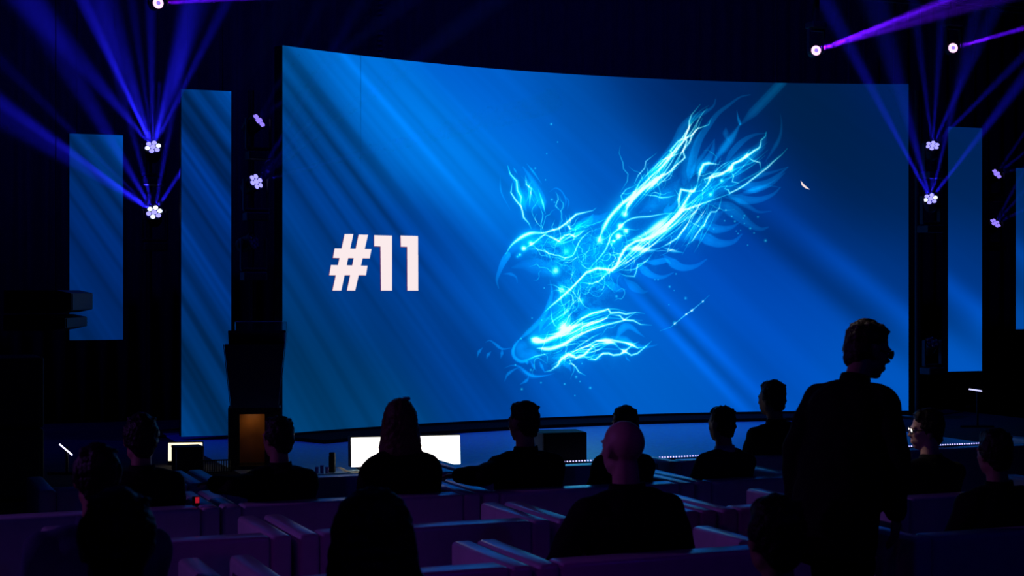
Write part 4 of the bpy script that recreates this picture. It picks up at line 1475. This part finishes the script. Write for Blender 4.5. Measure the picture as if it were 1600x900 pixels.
def add_hand(bm, wrist, fdir, pn, side, curl=.5, s=1.0):
    """palm, four fingers bent towards -pn, thumb off the side; fdir = finger direction, pn = back-of-hand normal"""
    f = Vector(fdir).normalized()
    n = Vector(pn)
    n = (n - f * n.dot(f)).normalized()
    t = f.cross(n).normalized() * side            # towards the thumb
    w_ = Vector(wrist)
    R3 = Matrix((t, f, n)).transposed()
    add_ell(bm, w_ + f * .045 * s, (.040 * s, .052 * s, .016 * s), R3, 2)
    for i, (off, ln) in enumerate(((.030, .070), (.010, .079), (-.010, .073), (-.029, .058))):
        p = w_ + f * (.082 - .004 * abs(i - 1)) * s + t * off * s
        a = .15
        pts = [p - f * .03 * s, p]
        d_ = f
        for k, fr in enumerate((.45, .32, .23)):
            a += curl * (.55 if k else .35)
            d_ = f * math.cos(a) - n * math.sin(a)
            p = p + d_ * ln * fr * s
            pts.append(p)
        add_chain(bm, pts, [.0095 * s, .0095 * s, .009 * s, .0082 * s, .007 * s], 8)
    p = w_ + f * .02 * s + t * .028 * s
    d1 = (t * .75 + f * .65 - n * .2).normalized()
    d2 = (t * .35 + f * .9 - n * .25).normalized()
    add_chain(bm, [p - t * .015 * s, p + d1 * .036 * s, p + d1 * .036 * s + d2 * .03 * s], [.014 * s, .011 * s, .0085 * s], 8)


def hair_short(bm, X, top=.012, back=True):
    R3 = X.to_3x3()
    rr = random.Random(3)

    def e(c, r, sub=3):
        add_ell(bm, X @ Vector(c), r, R3, sub)
    e((0, -.02, .044), (.082, .094, .082 + top))
    e((0, -.045, .0), (.078, .064, .07))
    if back:
        e((0, -.06, -.045), (.058, .042, .045))
    e((0, .035, .088), (.058, .040, .026 + top))
    for i in range(26):
        a = rr.uniform(0, 2 * math.pi)
        q = rr.uniform(0, .075)
        e((q * math.cos(a), -.015 + q * 1.1 * math.sin(a), .108 - q * .35 + top + rr.uniform(0, .010)), (.016, .02, .010), 1)


def hair_long(bm, X, length=.2, vol=1.0):
    R3 = X.to_3x3()

    def e(c, r, sub=3):
        add_ell(bm, X @ Vector(c), r, R3, sub)
    e((0, -.018, .044), (.086 * vol, .098, .088))
    for k in range(9):
        z = .03 - k * (length + .06) / 8
        wv = (.088 + .014 * math.sin(k * .42)) * vol
        e((0, -.048 - .002 * k, z), (wv, .058, .045))
    for s in (-1, 1):
        for k in range(8):
            z = .03 - k * (length + .04) / 8
            e((s * (.076 + .004 * k) * vol, -.01 - .003 * k, z), (.022, .04, .035), 2)
    e((0, .03, .092), (.066, .046, .028))


class Body:
    pass


def person(px, row_v, top_py, label, yaw=0.0, pose='sit', arms=None, hair='short', hair_mat='hair_dark', cloth='cloth_black', skin='skin', head_yaw=0.0, head_pitch=0.0, head_roll=0.0,
           width=1.0, d=None, lean=0.0, collar=None, glasses=False, voxel=.0095, head_scale=1.0, seed=0, curl=.5, trousers='cloth_black', jacket_len=0.0, off_x=0.0, hair_len=.2, hair_vol=1.0, head_dx=0.0):
    dd = ray_v(px, row_v) if d is None else d
    root_xy = at(px, 450, dd)
    ztop = at(px, top_py, dd).z
    rz = TH + math.radians(yaw)
    root = empty('person', Vector((root_xy.x, root_xy.y, 0)), rz, label, 'person', 'people in the audience')
    sit = pose == 'sit'
    if sit:
        z_seat = .405
        base_top = 1.235
        s = (ztop - z_seat) / (base_top - z_seat)
        T = lambda p: Vector((p[0] * s * width, p[1] * s, z_seat + (p[2] - z_seat) * s))
    else:
        s = ztop / 1.75
        T = lambda p: Vector((p[0] * s * width, p[1] * s, p[2] * s))
    zo = 0.0 if sit else .47
    yo = 0.0
    sh = 0.0 if sit else .045         # standing torso is a little straighter
    ln = math.radians(lean)
    piv = Vector((0, 0, .5 + zo))

    def B(p):
        """torso joint -> body space: raise for standing, bend at the hips, scale"""
        q = Vector((p[0], p[1] + (sh if p[2] > .6 else 0), p[2] + zo))
        q = piv + Matrix.Rotation(-ln, 3, 'X') @ (q - piv)
        return T(q)

    sw = s * width
    tors = [(0, 0, .42, .150, .110), (0, 0, .47, .172, .126), (0, -.005, .53, .172, .128), (0, -.02, .59, .158, .118), (0, -.035, .67, .160, .112), (0, -.05, .76, .172, .120),
            (0, -.06, .83, .182, .120), (0, -.06, .885, .160, .102), (0, -.055, .918, .105, .08), (0, -.05, .945, .062, .06)]

    def torso(bm, inf, cut=0.0):
        tmp = bmesh.new()
        add_loft(tmp, [(x, y, z, rx + inf, ry + inf) for (x, y, z, rx, ry) in tors if z >= cut])
        off = len(bm.verts)
        vm = {}
        for v in tmp.verts:
            vm[v] = bm.verts.new(B(v.co))
        for f in tmp.faces:
            bm.faces.new([vm[v] for v in f.verts])
        tmp.free()
        for q in (-1, 1):
            add_ell(bm, B((q * .168, -.055, .855)), (.066 * sw + inf, .068 * s + inf, .062 * s + inf))
            add_ell(bm, B((q * .08, -.055, .905)), (.085 * sw + inf, .05 * s + inf, .036 * s + inf))
    A = {'l': [(-.185, -.055, .845), (-.20, .05, .655), (-.10, .24, .605)], 'r': [(.185, -.055, .845), (.20, .05, .655), (.10, .24, .605)]}
    if not sit:
        A = {'l': [(-.185, -.055, .845), (-.235, -.05, .58), (-.225, .06, .36)], 'r': [(.185, -.055, .845), (.235, -.05, .58), (.225, .06, .36)]}
    if arms:
        for k_, v_ in arms.items():
            A[k_] = [A[k_][0]] + list(v_)
    AJ = {k_: [B(p) for p in v_] for k_, v_ in A.items()}

    def arms_(bm, inf, sleeve=False):
        for k_, (a, b, c) in AJ.items():
            end = c if not sleeve else b + (c - b) * .93
            add_chain(bm, [a, (a + b) / 2, b, (b + end) / 2, end], [.056 * s + inf, .050 * s + inf, .043 * s + inf, .041 * s + inf, .030 * s + inf * (1.2 if sleeve else 1)])
    # head frame
    neck0, neck1 = B((0, -.055, .90)), B((head_dx * .5, -.035, 1.05))
    hc = B((head_dx, -.012, 1.117))
    hs = head_scale * (s if sit else s * 1.0)
    hz = math.radians(head_yaw)
    HX = Matrix.Translation(hc) @ Matrix.Rotation(-hz, 4, 'Z') @ Matrix.Rotation(math.radians(head_pitch), 4, 'X') @ Matrix.Rotation(math.radians(head_roll), 4, 'Y') @ Matrix.Scale(hs, 4)
    # legs
    if sit:
        hips = [(q * .09, .02, .49) for q in (-1, 1)]
        knees = [(q * .115, .45, .485) for q in (-1, 1)]
        ank = [(q * .115, .47, .085) for q in (-1, 1)]
        LJ = []
        for a, b, c in zip(hips, knees, ank):
            LJ.append((T(a), Vector((b[0], .07 + b[1] * s * .9, .49)), Vector((c[0], .075 + c[1] * s * .9, .085))))
    else:
        LJ = []
        for q, stp in ((-1, .06), (1, -.08)):
            LJ.append((T((q * .09, 0, .93)), T((q * .10, .03 + stp * .6, .50)), T((q * .105, -.01 + stp, .085))))

    def legs(bm, inf, trous=False):
        for (a, b, c) in LJ:
            e = c if not trous else b + (c - b) * .95
            add_chain(bm, [a, (a + b) / 2, b, b + (e - b) * .4, e], [.082 * s + inf, .072 * s + inf, .056 * s + inf, .053 * s + inf, .038 * s + inf * (1.7 if trous else 1)])
    fw = Vector((0, 1, 0))
    # ---- body, one continuous skin
    bm = bmesh.new()
    torso(bm, 0)
    arms_(bm, 0)
    legs(bm, 0)
    add_chain(bm, [neck0, neck1, HX @ Vector((0, -.02, -.05))], [.062 * s, .055 * s, .052 * s])
    head_shapes(bm, HX)
    for k_, (a, b, c) in AJ.items():
        f = (c - b).normalized()
        side = 1 if k_ == 'l' else -1
        up_ = Vector((0, 0, 1)) if abs(f.z) < .8 else Vector((-side, .0, 0))
        add_hand(bm, c, f, up_, side, curl, s)
    for (a, b, c) in LJ:
        add_chain(bm, [c, c + Vector((0, .02, -.045)), c + Vector((0, .135, -.06))], [.036, .034, .022], 10)
    body = fuse(bm, voxel, 4)
    body.name = 'body'
    link('body', body, M[skin], root)
    # ---- jacket
    bm = bmesh.new()
    torso(bm, .022, .44 - jacket_len)
    if jacket_len > 0:
        tmp = bmesh.new()
        add_loft(tmp, [(0, 0, .44 - jacket_len, .215, .165), (0, -.01, .55, .20, .15), (0, -.035, .72, .19, .14)])
        vm = {v: bm.verts.new(B(v.co)) for v in tmp.verts}
        for f in tmp.faces:
            bm.faces.new([vm[v] for v in f.verts])
        tmp.free()
    arms_(bm, .017, True)
    jk = fuse(bm, .0145, 5, .006, 9.0, seed)
    jacket = link('jacket', jk, M[cloth], root)
    # collar
    bm = bmesh.new()
    n = 26
    ringo = []
    for i in range(n):
        t = 2 * math.pi * i / n
        x, y = math.cos(t), math.sin(t)
        zt = .984 - .030 * (y > 0) * y
        ringo.append([B((x * rr_, -.05 + y * rr_ * .95, z_)) for rr_, z_ in ((.084, .905), (.072, zt), (.066, zt - .004), (.070, .90))])
    vs = [[bm.verts.new(p) for p in r_] for r_ in ringo]
    for i in range(n):
        for k_ in range(4):
            a, b = vs[i], vs[(i + 1) % n]
            bm.faces.new((a[k_], b[k_], b[(k_ + 1) % 4], a[(k_ + 1) % 4]))
    co = obj('collar', bm, M[collar or cloth], root, True)
    # ---- trousers, shoes
    bm = bmesh.new()
    legs(bm, .016, True)
    add_ell(bm, T((0, .01, .50 + zo)), (.185 * s * width, .14 * s, .10 * s))
    link('trousers', fuse(bm, .016, 4, .004, 9.0, seed + 5), M[trousers], root)
    for (a, b, c) in LJ:
        bm = bmesh.new()
        z0 = .012
        add_chain(bm, [Vector((c.x, c.y - .03, .045)), Vector((c.x, c.y + .06, .042)), Vector((c.x, c.y + .145, .034))], [.043, .043, .032], 12)
        add_chain(bm, [Vector((c.x, c.y, .05)), Vector((c.x, c.y, .095))], [.045, .047], 12)
        for v in bm.verts:
            v.co.z = max(v.co.z, .002)
        me = fuse(bm, .012, 3)
        for v in me.vertices:
            v.co.z = max(v.co.z, 0.001)
        link('shoe', me, M['shoe'], root)
    # ---- hair
    if hair:
        bm = bmesh.new()
        if hair == 'short':
            hair_short(bm, HX)
        elif hair == 'fringe':
            R3 = HX.to_3x3()
            add_ell(bm, HX @ Vector((0, -.05, -.012)), (.080, .058, .045), R3, 3)
        elif hair == 'thick':
            hair_short(bm, HX, .018)
            R3 = HX.to_3x3()
            for q in (-1, 1):
                add_ell(bm, HX @ Vector((q * .066, -.02, .03)), (.026, .055, .06), R3, 2)
        else:
            hair_long(bm, HX, hair_len, hair_vol)
        link('hair', fuse(bm, .0085, 2, .0035, 45.0, seed), M[hair_mat], root)
    if hair_mat == 'hair_blond':
        rr = random.Random(9)
        bm = bmesh.new()
        for q in (-1, 1):
            for i in range(34):
                x0 = q * rr.uniform(.066, .092) * hair_vol
                y0 = rr.uniform(-.05, .02)
                x1 = x0 + q * rr.uniform(-.004, .022)
                z0, z1 = rr.uniform(-.06, .05), -hair_len + rr.uniform(-.03, .04)
                pr = None
                for k_ in range(5):
                    t = k_ / 4
                    c = Vector((x0 + (x1 - x0) * t * t + q * .006 * math.sin(t * 5 + i), y0, z0 + (z1 - z0) * t))
                    e = .0018 * (1.15 - t)
                    cur = [bm.verts.new(HX @ (c + Vector((e * math.cos(g), e * math.sin(g), 0)))) for g in (0, 2.1, 4.2)]
                    if pr:
                        for g in range(3):
                            bm.faces.new((pr[g], pr[(g + 1) % 3], cur[(g + 1) % 3], cur[g]))
                    pr = cur
        ls = obj('loose_hair', bm, M['hair_strand'], root, True)
        ls['kind'] = 'stuff'
        obj('crown_patch', box(HX @ Vector((.035, -.02, .128)), (.04, .03, .018), .005), M['cloth_white'], root)  # small pale block added for the bright patch on the crown
    # ---- eyes
    for q in (-1, 1):
        bm = bmesh.new()
        add_ell(bm, HX @ Vector((q * .031, .074, .004)), (.0125 * hs, .0125 * hs, .0125 * hs), None, 2)
        obj('eye', bm, M['eye'], root, True)
    if glasses:
        bm = bmesh.new()
        gl = bmesh.new()
        for q in (-1, 1):
            pts = []
            for i in range(17):
                t = 2 * math.pi * i / 16
                pts.append(HX @ Vector((q * .032 + .024 * math.cos(t), .101 - .006 * abs(math.cos(t)), .002 + .018 * math.sin(t))))
            for a, b in zip(pts, pts[1:]):
                add_frustum(bm, a, b, .0022, .0022, 6, False)
            add_frustum(bm, HX @ Vector((q * .056, .094, .006)), HX @ Vector((q * .082, -.005, .012)), .0022, .0022, 6)
            c = gl.verts.new(HX @ Vector((q * .032, .1005, .002)))
            ring = [gl.verts.new(p) for p in pts[:-1]]
            for i in range(16):
                gl.faces.new((c, ring[i], ring[(i + 1) % 16]))
        add_frustum(bm, HX @ Vector((-.009, .101, .004)), HX @ Vector((.009, .101, .004)), .0022, .0022, 6)
        g = obj('glasses', bm, M['black_plastic'], root)
        obj('lens', gl, M['glass'], g)
    return root


SEAT = .385     # hips sit this far in front of the back's rear face
RV = {k_: v_ + SEAT for k_, v_ in ROWS.items()}
# second row
person(218, RV['B'], 655, 'person with a wide dark head in front of the small cream-lit display', yaw=6, width=1.0, head_scale=1.12, hair='thick', seed=1)
person(432, RV['B'], 655, 'dark-haired man in front of the lectern, arm stretched along the sofa back', yaw=10, arms={'l': [(-.36, -.20, .875), (-.42, -.04, .875)]}, head_yaw=-18, hair='thick', width=.98, seed=2)
person(624, RV['B'], 625, 'woman with long fair hair outlined by the white display', yaw=-4, hair='long', hair_mat='hair_blond', skin='skin_pale', width=.90, head_yaw=8, hair_len=.19, hair_vol=.98, seed=3)
person(816, RV['B'], 630, 'man in a dark suit with one arm along the sofa back, beside the white display', yaw=2, arms={'l': [(-.34, -.20, .83), (-.42, -.02, .82)]}, head_yaw=-22, width=1.02, seed=4)
person(968, RV['B'], 637, 'man mostly hidden behind the bald head', yaw=2, width=.84, head_dx=.035, seed=5)
person(1125, RV['B'], 637, 'man with a pale shirt collar and a light-catching sleeve', yaw=8, collar='cloth_white', cloth='cloth_navy', width=.97, head_yaw=-10, seed=6)
# front row
person(1205, RV['A'], 598, 'man sitting highest in front of the big screen, leaning aside', yaw=10, head_yaw=-15, width=1.0, hair='thick', seed=7, head_dx=-.01)
# third row
person(1445, RV['C'], 643, 'man in spectacles turning his face towards the big screen', yaw=8, head_yaw=-58, glasses=True, hair='thick', width=1.0, seed=8, voxel=.008, skin='skin_pale')
# fourth row
person(970, RV['D'], 657, 'bald man in a dark jacket leaning back on the sofa', yaw=4, hair=None, skin='skin_pale', arms={'l': [(-.33, -.09, .66), (-.20, .15, .61)], 'r': [(.26, -.05, .66), (.14, .2, .6)]}, width=1.08, head_yaw=-8, head_pitch=4, seed=9, head_scale=1.02)
person(150, RV['D'], 700, 'person in a blue jacket slouching behind the nearest round head', yaw=0, cloth='cloth_blue', hair='thick', width=1.12, seed=10)
person(1550, RV['D'], 675, 'dark-haired man seated past the standing man, cut by the picture edge', yaw=2, hair='thick', width=1.1, seed=11)
# rear row
person(180, RV['E'], 782, 'nearest round dark head rising from the lower picture edge', yaw=0, hair='thick', width=.94, seed=12, head_scale=1.1)
person(578, RV['E'], 771, 'person with long dark hair and a raised shoulder at the lower edge', yaw=0, hair='long', hair_mat='hair_brown', arms={'r': [(.34, -.02, .80), (.24, .12, .92)]}, width=.92, hair_vol=1.16, hair_len=.2, seed=13, head_scale=1.05)
person(1206, RV['E'], 790, 'short-haired head with a pale rim light at the lower edge', yaw=0, hair='thick', width=1.0, seed=14, head_scale=1.15)
# the man standing in the aisle
person(1312, 0, 478, 'standing man in a dark coat and spectacles looking aside and down in the aisle', yaw=-62, pose='stand', d=7.45, lean=19, head_yaw=34, head_pitch=-12, glasses=True, hair='short', hair_mat='hair_brown', width=.95, jacket_len=.32, head_scale=1.06, head_dx=.02, seed=15, voxel=.008,
       arms={'r': [(.27, -.02, .62), (.26, .10, .38)], 'l': [(-.25, -.08, .62), (-.24, .04, .38)]})

# red-lit phone lying on the sofa back near the raised hand
q = at(306, 782, ray_v(306, ROWS['B'] + .06))
ph = empty('phone', Vector((q.x, q.y, H_S)), TH, 'small phone with a red-lit screen on the sofa back', 'phone')
obj('case', box((0, 0, .03), (.04, .012, .05), .004), M['black_plastic'], ph)
obj('screen', box((.006, -.008, .036), (.02, .003, .03)), glow('red_glow', (1, .02, .06), .35), ph)

bpy.context.view_layer.update()
